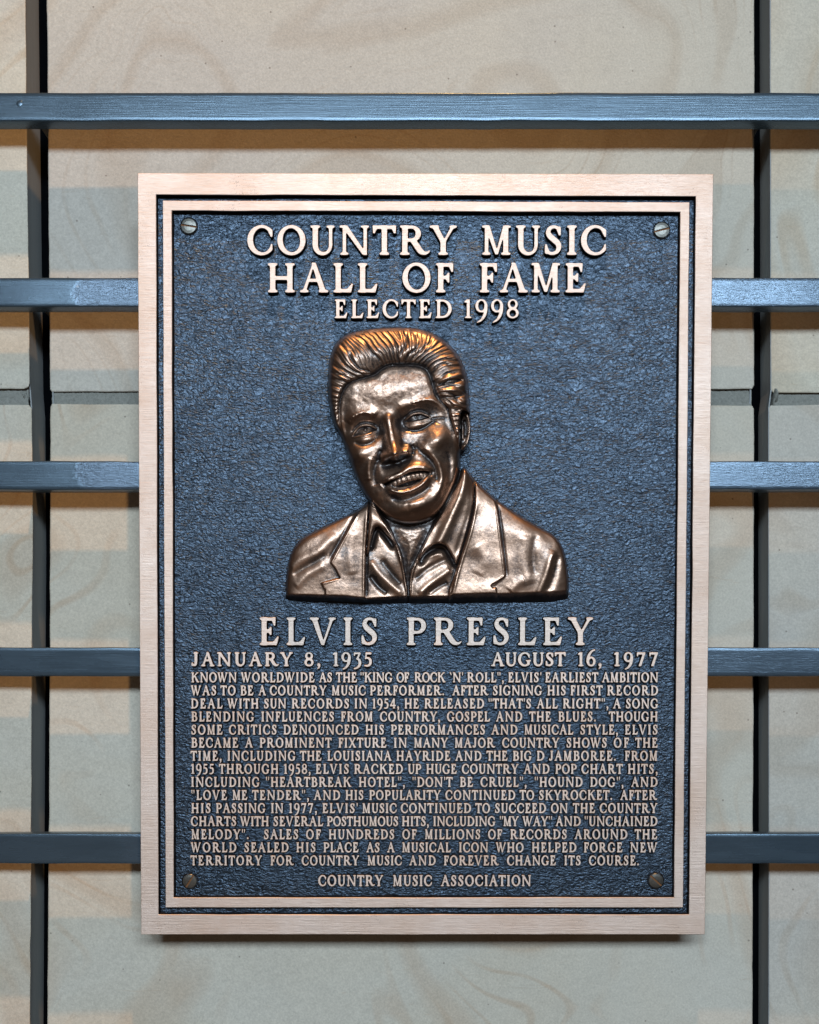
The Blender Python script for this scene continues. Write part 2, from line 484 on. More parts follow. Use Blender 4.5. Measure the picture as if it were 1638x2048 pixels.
SLATS = [(185, 242), (555, 613), (922, 979), (1295, 1352), (1667, 1727)]
SF, SB = 48.0, 81.0
def slat(y0, y1, seed, dabs):
    # long bar with eased edges and a slightly uneven painted skin
    r = 2.0
    prof = [(SB, y1), (SF + r, y1), (SF + r * 0.3, y1 - r * 0.3), (SF, y1 - r)]
    ny = 9
    for j in range(1, ny): prof.append((SF, (y1 - r) + (y0 - y1 + 2 * r) * j / ny))
    prof += [(SF, y0 + r), (SF + r * 0.3, y0 + r * 0.3), (SF + r, y0), (SB, y0)]
    xs = np.linspace(-240, 1880, 425)
    nx = len(xs); m = len(prof)
    k = (D + SF) / D
    rr = np.random.default_rng(seed)
    wob_t = fbm1(nx, 12, 0.35, seed); wob_b = fbm1(nx, 12, 0.35, seed + 50); wob_f = fbm1(nx, 20, 0.4, seed + 90)
    co = np.zeros((m, nx, 3)); dab = np.zeros((m, nx))
    for j, (d, y) in enumerate(prof):
        f = (y - y0) / (y1 - y0)
        yy = y + wob_t * (1 - f) + wob_b * f
        dd = d + (wob_f if d < SF + r + 1 else 0)
        co[j, :, 0] = (xs - CX) * k * S; co[j, :, 1] = dd * S; co[j, :, 2] = (CY - yy) * k * S
        for (a, b, amt) in dabs:
            e0 = a + 8 * math.sin(f * 5 + seed) + rr.normal(size=nx) * 1.5
            dab[j] = np.maximum(dab[j], np.clip((xs - e0) / 6, 0, 1) * np.clip((b - xs) / 6, 0, 1) * amt)
    o = grid_mesh('slat', (co.reshape(-1, 3) - rl), nx, m, M_PAINT, rack, attrs={'dab': dab})
    # close the ends
    return o
slat(*SLATS[0], 1, [])
slat(*SLATS[1], 2, [(150, 330, 1.0), (1380, 1880, 0.8)])
slat(*SLATS[2], 3, [(155, 330, 1.0), (1380, 1880, 0.8)])
slat(*SLATS[3], 4, [(1380, 1700, 0.5)])
slat(*SLATS[4], 5, [(240, 330, 0.3)])
for (y0, y1) in SLATS:
    ym = (y0 + y1) / 2
    for (xa, xb, dd) in ((60, 84, 195), (1516, 1536, 187)):
        k1 = (D + SF) / D
        o = box('bracket', xa, xb, ym - 11, ym + 11, SB - 1, dd, M_CH, rack, rl)
# filled screw hole on the top slat
def disc_dome(name, px, py, d, r, h, mat, parent, org):
    c = W(px, py, d); n = 20; v = [c + np.array([0, -h * S, 0]) - org]; f = []
    for k, (rr_, hh) in enumerate(((0.5, 0.85), (0.85, 0.4), (1.0, 0.0), (1.0, -2.0))):
        for i in range(n):
            a = 2 * math.pi * i / n
            v.append(c + np.array([math.cos(a) * r * rr_ * S, -h * hh * S, math.sin(a) * r * rr_ * S]) - org)
    f = [(0, 1 + i, 1 + (i + 1) % n) for i in range(n)]
    for k in range(3):
        f += [(1 + k * n + i, 1 + (k + 1) * n + i, 1 + (k + 1) * n + (i + 1) % n, 1 + k * n + (i + 1) % n) for i in range(n)]
    return mesh_obj(name, v, f, mat, parent, True)
disc_dome('screw_plug', 39, 207, SF - 0.2, 6.5, 0.7, M_PAINT, rack, rl)

# ================================================================ PLAQUE BODY
def quad_loop(q, inset, h, nseg, wob=0.0, seed=0):
    """q: four seen corners TL,TR,BR,BL at face height; inset in drawing units"""
    c = L(np.array([p[0] for p in q]), np.array([p[1] for p in q]), 0.0) / S
    sx = np.array([1, -1, -1, 1]); sy = np.array([-1, -1, 1, 1])
    c = c[:, :2] + np.stack([sx, sy], 1) * inset
    pts = []
    r = np.random.default_rng(seed)
    for i in range(4):
        a, b = c[i], c[(i + 1) % 4]
        w = fbm1(nseg, 6, wob, seed + i) if wob else np.zeros(nseg)
        nrm = np.array([-(b - a)[1], (b - a)[0]]); nrm /= np.linalg.norm(nrm)
        for j in range(nseg):
            f = j / nseg
            env = math.sin(math.pi * f) ** 0.3 if 0 < f < 1 else 0
            pts.append(a * (1 - f) + b * f + nrm * w[j] * env)
    return [(p[0] * S, p[1] * S, h * S) for p in pts]

def loft(name, loops, mats, mids, parent, cap=None):
    n = len(loops[0]); v = [p for l in loops for p in l]; f = []; fm = []
    for k in range(len(loops) - 1):
        for i in range(n):
            j = (i + 1) % n
            f.append((k * n + i, (k + 1) * n + i, (k + 1) * n + j, k * n + j)); fm.append(mids[k])
    if cap == 'last':
        f.append(tuple((len(loops) - 1) * n + i for i in range(n))[::-1]); fm.append(mids[-1])
    return mesh_obj(name, v, f, mats, parent, False, fm)

Q_OUT = [(275, 346), (1427, 348), (1410, 1869), (282, 1869)]
Q_FIN = [(312, 389), (1391.5, 392.5), (1378, 1829), (317, 1829)]
Q_ROUT = [(325.5, 401), (1379, 404.5), (1366, 1815), (331, 1815)]
Q_RIN = [(343.5, 421), (1360.5, 424), (1348, 1795), (347.5, 1795)]
ns = 90
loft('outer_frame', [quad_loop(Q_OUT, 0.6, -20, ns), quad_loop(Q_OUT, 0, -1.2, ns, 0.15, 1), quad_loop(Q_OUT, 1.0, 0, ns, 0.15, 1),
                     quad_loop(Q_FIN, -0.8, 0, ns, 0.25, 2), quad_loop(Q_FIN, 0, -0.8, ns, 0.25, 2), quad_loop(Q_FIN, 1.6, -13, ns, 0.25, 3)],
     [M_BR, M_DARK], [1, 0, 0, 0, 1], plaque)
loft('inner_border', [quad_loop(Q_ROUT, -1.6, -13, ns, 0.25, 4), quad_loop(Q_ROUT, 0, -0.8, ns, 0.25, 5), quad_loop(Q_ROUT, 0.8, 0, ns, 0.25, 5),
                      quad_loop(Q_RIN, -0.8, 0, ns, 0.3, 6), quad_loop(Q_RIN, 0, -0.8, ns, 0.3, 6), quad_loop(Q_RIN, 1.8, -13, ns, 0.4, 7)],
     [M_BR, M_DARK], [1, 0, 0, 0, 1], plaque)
# field: one gently uneven cast sheet with a back
cs = L(np.array([p[0] for p in Q_FIN]), np.array([p[1] for p in Q_FIN]), 0.0)
x0, x1 = cs[:, 0].min() - 2 * S, cs[:, 0].max() + 2 * S; y0, y1 = cs[:, 1].min() - 2 * S, cs[:, 1].max() + 2 * S
nx, ny = 120, 150
gx, gy = np.meshgrid(np.linspace(x0, x1, nx), np.linspace(y1, y0, ny))
def vnoise(X, Y, cell, seed):
    r = np.random.default_rng(seed)
    x = (X - X.min()) / cell; y = (Y - Y.min()) / cell
    g = r.random((int(y.max()) + 3, int(x.max()) + 3))
    xi = x.astype(int); yi = y.astype(int); fx = x - xi; fy = y - yi
    fx = fx * fx * (3 - 2 * fx); fy = fy * fy * (3 - 2 * fy)
    return (g[yi, xi] * (1 - fx) + g[yi, xi + 1] * fx) * (1 - fy) + (g[yi + 1, xi] * (1 - fx) + g[yi + 1, xi + 1] * fx) * fy
gz = (-12.2 + 0.9 * (vnoise(gx, gy, 60 * S, 3) - 0.5)) * S
fld = grid_mesh('field_panel', np.stack([gx, gy, gz], -1).reshape(-1, 3), nx, ny, M_FIELD, plaque)
q = quad_loop(Q_OUT, 1.0, -19.5, 2)
mesh_obj('back_plate', q, [tuple(range(8))], M_DARK, plaque)

# ---- screws
def screw(px, py, r, ang):
    c = L(np.array([px]), np.array([py]), -12.0)[0]
    ca, sa = math.cos(ang), math.sin(ang); hw = 0.10 * r * 1.0 + 0.35
    v = []; f = []; fm = []
    n = 22
    for s in (1, -1):
        a0 = math.asin(hw / r)
        out = [(math.cos(a0 + (math.pi - 2 * a0) * i / n) * r, s * math.sin(a0 + (math.pi - 2 * a0) * i / n) * r) for i in range(n + 1)]
        base = len(v)
        rings = [(1.0, -1.0), (1.0, 2.2), (0.93, 3.2), (0.6, 3.9)]
        m = len(out)
        for k, (q_, h) in enumerate(rings):
            for (x, y) in out:
                yy = s * max(abs(y) * q_, hw)
                v.append((x * q_, yy, h))
        ctr = len(v); v.append((0, s * hw, 4.2))
        for k in range(len(rings) - 1):
            for i in range(m - 1):
                f.append((base + k * m + i, base + k * m + i + 1, base + (k + 1) * m + i + 1, base + (k + 1) * m + i)); fm.append(0)
        k = len(rings) - 1
        for i in range(m - 1): f.append((base + k * m + i, base + k * m + i + 1, ctr)); fm.append(0)
        # slot wall
        b2 = len(v)
        pr = [(-r, -1), (-r, 2.2), (-0.93 * r, 3.2), (-0.6 * r, 3.9), (0, 4.2), (0.6 * r, 3.9), (0.93 * r, 3.2), (r, 2.2), (r, -1)]
        for (x, h) in pr: v.append((x, s * hw, h))
        f.append(tuple(range(b2, b2 + len(pr)))); fm.append(1)
    b3 = len(v)
    for (x, y) in ((-r, -hw), (r, -hw), (r, hw), (-r, hw)): v.append((x, y, 1.6))
    f.append((b3, b3 + 1, b3 + 2, b3 + 3)); fm.append(1)
    vv = [(c[0] + (x * ca - y * sa) * S, c[1] + (x * sa + y * ca) * S, c[2] + h * S) for x, y, h in v]
    o = mesh_obj('screw', vv, f, [M_SCREW, M_RUST], plaque, False, fm)
    # seat ring pressed into the field
    rv = []; n = 40
    for (rr_, h) in ((r + 0.6, -0.6), (r + 0.8, 1.0), (r + 1.8, 1.2), (r + 3.0, -0.6)):
        for i in range(n):
            a = 2 * math.pi * i / n; rv.append((c[0] + math.cos(a) * rr_ * S, c[1] + math.sin(a) * rr_ * S, c[2] + h * S))
    rf = [(k * n + i, k * n + (i + 1) % n, (k + 1) * n + (i + 1) % n, (k + 1) * n + i) for k in range(3) for i in range(n)]
    mesh_obj('screw_seat', rv, rf, M_DARK, plaque, True)
screw(378, 453, 15.5, math.radians(-8))
screw(1323, 461, 15.5, math.radians(14))
screw(1311.5, 1761, 15.0, math.radians(-42))
screw(380, 1762, 14.5, math.radians(58))

# ================================================================ LETTERING
GS = 0.0125
def pre(w, d=0.36, t=0.32):
    xs = np.arange(-0.16, w + 0.17, GS); ys = np.arange(-d, 1 + t, GS)
    return np.meshgrid(xs, ys)

def sd_poly(X, Y, pts):
    pts = np.asarray(pts, float); n = len(pts)
    d = np.full(X.shape, 1e9); ins = np.zeros(X.shape, bool)
    for i in range(n):
        x0, y0 = pts[i]; x1, y1 = pts[(i + 1) % n]
        ex, ey = x1 - x0, y1 - y0
        L2 = ex * ex + ey * ey + 1e-12
        t = np.clip(((X - x0) * ex + (Y - y0) * ey) / L2, 0, 1)
        d = np.minimum(d, (X - x0 - t * ex) ** 2 + (Y - y0 - t * ey) ** 2)
        c = ((y0 > Y) != (y1 > Y)) & (X < (x1 - x0) * (Y - y0) / (y1 - y0 + 1e-12) + x0)
        ins ^= c
    d = np.sqrt(d)
    return np.where(ins, -d, d)

def R_(x0, y0, x1, y1): return ('p', [(x0, y0), (x1, y0), (x1, y1), (x0, y1)])
def P_(*pts): return ('p', list(pts))
def E_(cx, cy, rx, ry, rot=0.0):
    out = []
    for i in range(48):
        a = 2 * math.pi * i / 48; x, y = math.cos(a) * rx, math.sin(a) * ry
        out.append((cx + x * math.cos(rot) - y * math.sin(rot), cy + x * math.sin(rot) + y * math.cos(rot)))
    return ('p', out)
def K_(pts, ws): return ('k', pts, ws)      # stroke with a half width at each point

def catmull(pts, ws, m=6):
    P = np.array([list(p) + [w] for p, w in zip(pts, ws)], float)
    out = []
    for i in range(len(P) - 1):
        p0 = P[max(i - 1, 0)]; p1 = P[i]; p2 = P[i + 1]; p3 = P[min(i + 2, len(P) - 1)]
        for j in range(m):
            t = j / m
            out.append(0.5 * ((2 * p1) + (-p0 + p2) * t + (2 * p0 - 5 * p1 + 4 * p2 - p3) * t * t + (-p0 + 3 * p1 - 3 * p2 + p3) * t ** 3))
    out.append(P[-1]); return np.array(out)

def sd_shape(X, Y, s):
    if s[0] == 'p': return sd_poly(X, Y, s[1])
    c = catmull(s[1], s[2]) if len(s[1]) > 2 else np.array([list(p) + [w] for p, w in zip(s[1], s[2])])
    d = np.full(X.shape, 1e9)
    for i in range(len(c) - 1):
        x0, y0, w0 = c[i]; x1, y1, w1 = c[i + 1]
        ex, ey = x1 - x0, y1 - y0; L2 = ex * ex + ey * ey + 1e-12
        t = np.clip(((X - x0) * ex + (Y - y0) * ey) / L2, 0, 1)
        d = np.minimum(d, np.hypot(X - x0 - t * ex, Y - y0 - t * ey) - (w0 + (w1 - w0) * t))
    return d

def smin(a, b, k):
    h = np.clip(0.5 + 0.5 * (b - a) / k, 0, 1)
    return b * (1 - h) + a * h - k * h * (1 - h)

WT, TH, SE = 0.185, 0.118, 0.085     # stem, thin stroke, serif height
def ser(x, y, w=WT, l=0.075, r=0.075):
    """slab serif across a stem centred on x, foot (y=0) or head (y=1)"""
    if y < 0.5: return P_((x - w / 2 - l, 0), (x + w / 2 + r, 0), (x + w / 2 + r, SE * 0.75), (x + w / 2 - 0.01, SE * 1.1), (x - w / 2 + 0.01, SE * 1.1), (x - w / 2 - l, SE * 0.75))
    return P_((x - w / 2 - l, 1), (x + w / 2 + r, 1), (x + w / 2 + r, 1 - SE * 0.75), (x + w / 2 - 0.01, 1 - SE * 1.1), (x - w / 2 + 0.01, 1 - SE * 1.1), (x - w / 2 - l, 1 - SE * 0.75))
def st(x, y0=0.0, y1=1.0, w=WT): return R_(x - w / 2, y0, x + w / 2, y1)
def ln(x0, y0, x1, y1, w0, w1=None):
    w1 = w0 if w1 is None else w1
    return P_((x0 - w0 / 2, y0), (x0 + w0 / 2, y0), (x1 + w1 / 2, y1), (x1 - w1 / 2, y1))

G = {}
def glyph(ch, w, add, sub=(), lb=0.0, rb=0.0, add2=()): G[ch] = dict(w=w, add=add, sub=sub, lb=lb, rb=rb, add2=add2)
glyph('I', 0.36, [st(0.18), ser(0.18, 0), ser(0.18, 1)])
glyph('H', 0.96, [st(0.18), ser(0.18, 0), ser(0.18, 1), st(0.78), ser(0.78, 0), ser(0.78, 1), R_(0.2, 0.43, 0.76, 0.555)])
glyph('E', 0.72, [st(0.18), ser(0.18, 0, r=0), ser(0.18, 1, r=0), R_(0.1, 0.885, 0.6, 1), P_((0.47, 1), (0.60, 1), (0.595, 0.70), (0.535, 0.70), (0.47, 0.89)),
                  R_(0.2, 0.455, 0.42, 0.565), P_((0.34, 0.455), (0.40, 0.36), (0.455, 0.36), (0.455, 0.66), (0.40, 0.66), (0.34, 0.565)),
                  R_(0.1, 0, 0.64, 0.115), P_((0.48, 0.0), (0.65, 0.0), (0.725, 0.31), (0.665, 0.31), (0.50, 0.10))], rb=0.03)
glyph('F', 0.62, [st(0.18), ser(0.18, 0), ser(0.18, 1, r=0), R_(0.1, 0.885, 0.6, 1), P_((0.47, 1), (0.62, 1), (0.615, 0.70), (0.55, 0.70), (0.47, 0.89)),
                  R_(0.2, 0.455, 0.44, 0.565), P_((0.36, 0.455), (0.43, 0.33), (0.485, 0.33), (0.485, 0.68), (0.43, 0.68), (0.36, 0.565))], rb=0.03)
glyph('L', 0.70, [st(0.18), ser(0.18, 0, r=0), ser(0.18, 1), R_(0.1, 0, 0.62, 0.115), P_((0.46, 0.0), (0.63, 0.0), (0.705, 0.30), (0.645, 0.30), (0.48, 0.10))], rb=0.07)
glyph('T', 0.80, [st(0.40), ser(0.40, 0), R_(0.0, 0.885, 0.80, 1), P_((0.0, 1), (0.14, 1), (0.14, 0.89), (0.07, 0.73), (0.005, 0.73)), P_((0.80, 1), (0.66, 1), (0.66, 0.89), (0.73, 0.73), (0.795, 0.73))], lb=0.05, rb=0.05)
glyph('N', 1.02, [st(0.165, w=TH), ser(0.165, 0, TH, 0.085, 0.085), R_(0.0, 0.925, 0.2, 1), P_((0.06, 1), (0.27, 1), (0.95, 0.0), (0.80, 0.0), (0.10, 0.95)), st(0.885, w=TH), ser(0.885, 1, TH, 0.09, 0.075)])
glyph('M', 1.02, [st(0.165, w=0.125), ser(0.165, 0, 0.125, 0.085, 0.075), R_(0.01, 0.925, 0.22, 1), P_((0.10, 1), (0.27, 1), (0.57, 0.02), (0.46, 0.02)),
                  P_((0.74, 1), (0.86, 1), (0.56, 0.02), (0.48, 0.02)), st(0.83, w=0.175), ser(0.83, 0, 0.175, 0.07, 0.075), R_(0.80, 0.925, 1.0, 1)])
glyph('A', 0.98, [ln(0.14, 0, 0.475, 1.02, 0.125, 0.06), ln(0.815, 0, 0.475, 1.02, 0.205, 0.15), ser(0.15, 0, 0.12, 0.09, 0.09), ser(0.82, 0, 0.19, 0.075, 0.07), R_(0.26, 0.36, 0.72, 0.465)],
      [], lb=0.05, rb=0.05)
glyph('V', 0.96, [ln(0.475, 0, 0.14, 1.0, 0.13, 0.205), ln(0.475, 0, 0.82, 1.0, 0.07, 0.115), ser(0.15, 1, 0.19, 0.07, 0.08), ser(0.815, 1, 0.11, 0.085, 0.085)], lb=0.05, rb=0.05)
glyph('W', 1.30, [ln(0.38, 0, 0.12, 1.0, 0.12, 0.19), ln(0.38, 0, 0.62, 1.0, 0.07, 0.11), ln(0.84, 0, 0.56, 1.0, 0.12, 0.19), ln(0.84, 0, 1.17, 1.0, 0.07, 0.11),
                  ser(0.12, 1, 0.16, 0.06, 0.08), ser(0.58, 1, 0.16, 0.08, 0.05), ser(1.17, 1, 0.11, 0.07, 0.07)], lb=0.05, rb=0.05)
glyph('Y', 0.94, [P_((0.06, 1), (0.27, 1), (0.53, 0.50), (0.50, 0.40), (0.40, 0.40)), P_((0.76, 1), (0.88, 1), (0.56, 0.46), (0.46, 0.44)), st(0.47, 0, 0.52), ser(0.47, 0),
                  ser(0.15, 1, 0.16, 0.07, 0.09), ser(0.82, 1, 0.10, 0.085, 0.07)], lb=0.06, rb=0.06)
glyph('X', 0.92, [ln(0.80, 0, 0.13, 1.0, 0.20, 0.20), ln(0.12, 0, 0.78, 1.0, 0.11, 0.11), ser(0.15, 1, 0.16, 0.07, 0.08), ser(0.77, 1, 0.1, 0.08, 0.08), ser(0.13, 0, 0.1, 0.08, 0.08), ser(0.78, 0, 0.18, 0.07, 0.07)])
glyph('K', 0.98, [st(0.18), ser(0.18, 0), ser(0.18, 1), P_((0.24, 0.42), (0.24, 0.56), (0.70, 1), (0.84, 1)), P_((0.38, 0.60), (0.50, 0.68), (0.95, 0), (0.72, 0)),
                  ser(0.78, 1, 0.1, 0.07, 0.07), ser(0.86, 0, 0.18, 0.06, 0.06)], rb=0.02)
glyph('O', 0.98, [E_(0.49, 0.5, 0.49, 0.52)], [E_(0.49, 0.5, 0.30, 0.415, 0.10)], lb=0.02, rb=0.02)
glyph('C', 0.88, [E_(0.49, 0.5, 0.49, 0.52)], [E_(0.52, 0.5, 0.32, 0.42, 0.05), R_(0.865, -0.2, 1.3, 1.2), P_((0.60, 0.36), (0.9, 0.36), (0.9, 0.62), (0.60, 0.62))], lb=0.02,
      add2=[P_((0.865, 0.62), (0.865, 0.86), (0.66, 0.97), (0.70, 0.86), (0.81, 0.62)), P_((0.865, 0.37), (0.865, 0.18), (0.66, 0.02), (0.68, 0.12), (0.79, 0.24), (0.82, 0.37))])
glyph('G', 0.95, [E_(0.49, 0.5, 0.49, 0.52)], [E_(0.52, 0.5, 0.32, 0.42, 0.05), R_(0.865, -0.2, 1.3, 1.2), P_((0.60, 0.36), (0.9, 0.36), (0.9, 0.62), (0.60, 0.62))], lb=0.02,
      add2=[P_((0.845, 0.65), (0.845, 0.88), (0.66, 0.97), (0.70, 0.86), (0.79, 0.65)), P_((0.69, 0.40), (0.865, 0.40), (0.865, 0.12), (0.74, 0.03), (0.67, 0.08)), R_(0.60, 0.36, 0.95, 0.43)])
glyph('D', 0.92, [('p', [(0.1, 0), (0.42, 0)] + [(0.40 + 0.52 * math.sin(a), 0.5 - 0.5 * math.cos(a)) for a in np.linspace(0.05, math.pi - 0.05, 26)] + [(0.42, 1), (0.1, 1)]), ser(0.18, 0, r=0), ser(0.18, 1, r=0)],
      [('p', [(0.275, 0.11), (0.40, 0.11)] + [(0.38 + 0.345 * math.sin(a), 0.5 - 0.39 * math.cos(a)) for a in np.linspace(0.05, math.pi - 0.05, 26)] + [(0.40, 0.89), (0.275, 0.89)])], rb=0.02)
def bowl(x0, x1, y0, y1, t, s):   # D shaped bowl
    m = (y0 + y1) / 2; r = (y1 - y0) / 2; c = x1 - min(r * 1.15, x1 - x0)
    out = ('p', [(x0, y0), (c, y0)] + [(c + (x1 - c) * math.sin(a), m - r * math.cos(a)) for a in np.linspace(0.05, math.pi - 0.05, 22)] + [(c, y1), (x0, y1)])
    r2 = r - t; x2 = x1 - s
    inn = ('p', [(x0 + 0.06, y0 + t), (c, y0 + t)] + [(c + (x2 - c) * math.sin(a), m - r2 * math.cos(a)) for a in np.linspace(0.05, math.pi - 0.05, 22)] + [(c, y1 - t), (x0 + 0.06, y1 - t)])
    return out, inn
pb, pi_ = bowl(0.215, 0.74, 0.41, 1.0, 0.105, 0.185)
glyph('P', 0.74, [pb], [pi_], add2=[st(0.18), ser(0.18, 0), ser(0.18, 1, r=0)], rb=0.03)
rb1, ri1 = bowl(0.215, 0.74, 0.45, 1.0, 0.105, 0.185)
glyph('R', 1.06, [rb1], [ri1], add2=[st(0.18), ser(0.18, 0), ser(0.18, 1, r=0), K_([(0.47, 0.48), (0.58, 0.33), (0.72, 0.13), (0.86, 0.055), (0.97, 0.08), (1.035, 0.135)], [0.09, 0.10, 0.095, 0.058, 0.038, 0.022])], rb=0.14)
bb1, bi1 = bowl(0.215, 0.68, 0.50, 1.0, 0.10, 0.165)
bb2, bi2 = bowl(0.215, 0.76, 0.0, 0.60, 0.105, 0.185)
glyph('B', 0.76, [bb1, bb2], [bi1, bi2], add2=[st(0.18), ser(0.18, 0, r=0), ser(0.18, 1, r=0)])
glyph('S', 0.62, [K_([(0.515, 0.80), (0.44, 0.925), (0.31, 0.955), (0.18, 0.90), (0.13, 0.76), (0.20, 0.63), (0.33, 0.52), (0.46, 0.40), (0.505, 0.26), (0.44, 0.11), (0.30, 0.045), (0.16, 0.07), (0.07, 0.20)],
                     [0.045, 0.052, 0.052, 0.065, 0.082, 0.095, 0.098, 0.095, 0.085, 0.065, 0.052, 0.05, 0.045]),
                  P_((0.565, 0.66), (0.565, 0.97), (0.50, 0.97), (0.42, 0.90), (0.50, 0.66)), P_((0.02, 0.36), (0.02, 0.05), (0.08, 0.02), (0.18, 0.08), (0.085, 0.36))])
glyph('U', 0.84, [R_(0.085, 0.34, 0.765, 1), E_(0.425, 0.335, 0.34, 0.355), ], [R_(0.27, 0.33, 0.65, 1.3), E_(0.46, 0.335, 0.19, 0.245)], add2=[ser(0.178, 1), ser(0.705, 1, 0.115, 0.085, 0.08)])
glyph('J', 0.50, [ser(0.33, 1), K_([(0.33, 0.95), (0.33, 0.6), (0.33, 0.32), (0.29, 0.12), (0.18, 0.05), (0.085, 0.10)], [0.092, 0.092, 0.09, 0.08, 0.05, 0.06]), P_((0.0, 0.04), (0.14, 0.01), (0.13, 0.17), (0.03, 0.27))])
glyph('1', 0.42, [st(0.22, w=0.17), ser(0.22, 0, 0.17, 0.1, 0.1), P_((0.0, 0.90), (0.13, 1.0), (0.3, 1.0), (0.3, 0.86), (0.0, 0.83))])
glyph('9', 0.68, [E_(0.34, 0.66, 0.34, 0.36)], [E_(0.34, 0.67, 0.175, 0.265)],
      add2=[K_([(0.595, 0.68), (0.585, 0.42), (0.50, 0.12), (0.34, -0.10), (0.12, -0.235)], [0.085, 0.09, 0.085, 0.06, 0.03])])
glyph('8', 0.68, [E_(0.34, 0.745, 0.285, 0.275), E_(0.34, 0.27, 0.34, 0.29)], [E_(0.34, 0.765, 0.145, 0.175), E_(0.345, 0.255, 0.18, 0.185)])
glyph('3', 0.58, [R_(0.06, 0.89, 0.52, 1.0), P_((0.06, 1.0), (0.13, 0.9), (0.10, 0.76), (0.03, 0.76)), ln(0.28, 0.50, 0.46, 0.92, 0.10, 0.13), K_([(0.27, 0.53), (0.42, 0.47), (0.49, 0.28), (0.44, 0.04), (0.26, -0.14), (0.06, -0.20)], [0.045, 0.07, 0.09, 0.085, 0.055, 0.035])])
glyph('4', 0.72, [st(0.50, 0.0, 1.0, 0.16), ser(0.50, 0, 0.16, 0.07, 0.07), P_((0.42, 1.0), (0.56, 1.0), (0.15, 0.30), (0.0, 0.30)), R_(0.0, 0.22, 0.72, 0.335)])
glyph('5', 0.60, [R_(0.13, 0.87, 0.54, 1.0), P_((0.13, 1.0), (0.20, 1.0), (0.17, 0.55), (0.08, 0.52)), K_([(0.12, 0.56), (0.28, 0.60), (0.44, 0.50), (0.49, 0.30), (0.42, 0.10), (0.24, 0.01), (0.05, 0.03)], [0.035, 0.055, 0.08, 0.09, 0.08, 0.055, 0.04])])
glyph('6', 0.68, [E_(0.35, 0.33, 0.33, 0.35)], [E_(0.355, 0.325, 0.165, 0.25)],
      add2=[K_([(0.09, 0.36), (0.13, 0.66), (0.27, 0.94), (0.44, 1.12), (0.62, 1.19)], [0.085, 0.085, 0.07, 0.05, 0.03])])
glyph('7', 0.64, [R_(0.02, 0.86, 0.62, 1.0), P_((0.02, 1.0), (0.10, 0.88), (0.08, 0.72), (0.01, 0.72)), P_((0.46, 0.9), (0.63, 0.98), (0.33, 0.0), (0.15, 0.0))])
glyph('.', 0.20, [E_(0.10, 0.09, 0.10, 0.10)])
glyph(',', 0.24, [E_(0.12, 0.09, 0.105, 0.105), K_([(0.16, 0.08), (0.15, -0.08), (0.05, -0.20)], [0.075, 0.055, 0.025])])
glyph("'", 0.14, [P_((0.0, 1.02), (0.14, 1.02), (0.095, 0.68), (0.045, 0.68))])
glyph('"', 0.40, [P_((0.0, 1.02), (0.13, 1.02), (0.09, 0.68), (0.04, 0.68)), P_((0.27, 1.02), (0.40, 1.02), (0.36, 0.68), (0.31, 0.68))])
glyph('`', 0.26, [P_((0.0, 1.02), (0.15, 1.04), (0.26, 0.72), (0.20, 0.72))])

def field_of(g):
    X, Y = pre(g['w'])
    d = None
    for s in g['add']:
        e = sd_shape(X, Y, s); d = e if d is None else smin(d, e, 0.030)
    for s in g['sub']:
        e = sd_shape(X, Y, s); d = np.maximum(d, -e)
    for s in g['add2']:
        e = sd_shape(X, Y, s); d = smin(d, e, 0.030)
    # round corners a little, as a cast letter has
    k = np.array([1, 2, 3, 2, 1], float); k /= k.sum()
    for ax in (0, 1):
        d = np.apply_along_axis(lambda m: np.convolve(np.pad(m, 2, 'edge'), k, 'valid'), ax, d)
    return X, Y, d

def contours(X, Y, d):
    """marching squares -> list of closed loops"""
    ny, nx = d.shape; xs = X[0]; ys = Y[:, 0]
    ins = d < 0
    nxt = {}
    def ex(i, j):  # crossing on horizontal edge (i,j)-(i+1,j)
        a, b = d[j, i], d[j, i + 1]; return (xs[i] + (xs[i + 1] - xs[i]) * a / (a - b), ys[j])
    def ey(i, j):
        a, b = d[j, i], d[j + 1, i]; return (xs[i], ys[j] + (ys[j + 1] - ys[j]) * a / (a - b))
    c = ins[:-1, :-1].astype(int) + 2 * ins[:-1, 1:] + 4 * ins[1:, 1:] + 8 * ins[1:, :-1]
    jj, ii = np.nonzero((c > 0) & (c < 15))
    pos = {}
    seg = {1: [('l', 'b')], 2: [('b', 'r')], 3: [('l', 'r')], 4: [('r', 't')], 6: [('b', 't')], 7: [('l', 't')], 8: [('t', 'l')], 9: [('t', 'b')],
           11: [('t', 'r')], 12: [('r', 'l')], 13: [('r', 'b')], 14: [('b', 'l')], 5: [('l', 'b'), ('r', 't')], 10: [('b', 'r'), ('t', 'l')]}
    for i, j in zip(ii, jj):
        keys = {'b': ('h', i, j), 't': ('h', i, j + 1), 'l': ('v', i, j), 'r': ('v', i + 1, j)}
        for a, b in seg[c[j, i]]:
            ka, kb = keys[a], keys[b]
            nxt[ka] = kb
            for kk in (ka, kb):
                if kk not in pos: pos[kk] = ex(kk[1], kk[2]) if kk[0] == 'h' else ey(kk[1], kk[2])
    loops = []; seen = set()
    for s in list(nxt):
        if s in seen: continue
        lp = []; k = s
        while k not in seen and k in nxt:
            seen.add(k); lp.append(pos[k]); k = nxt[k]
        if len(lp) > 6: loops.append(np.array(lp))
    return loops

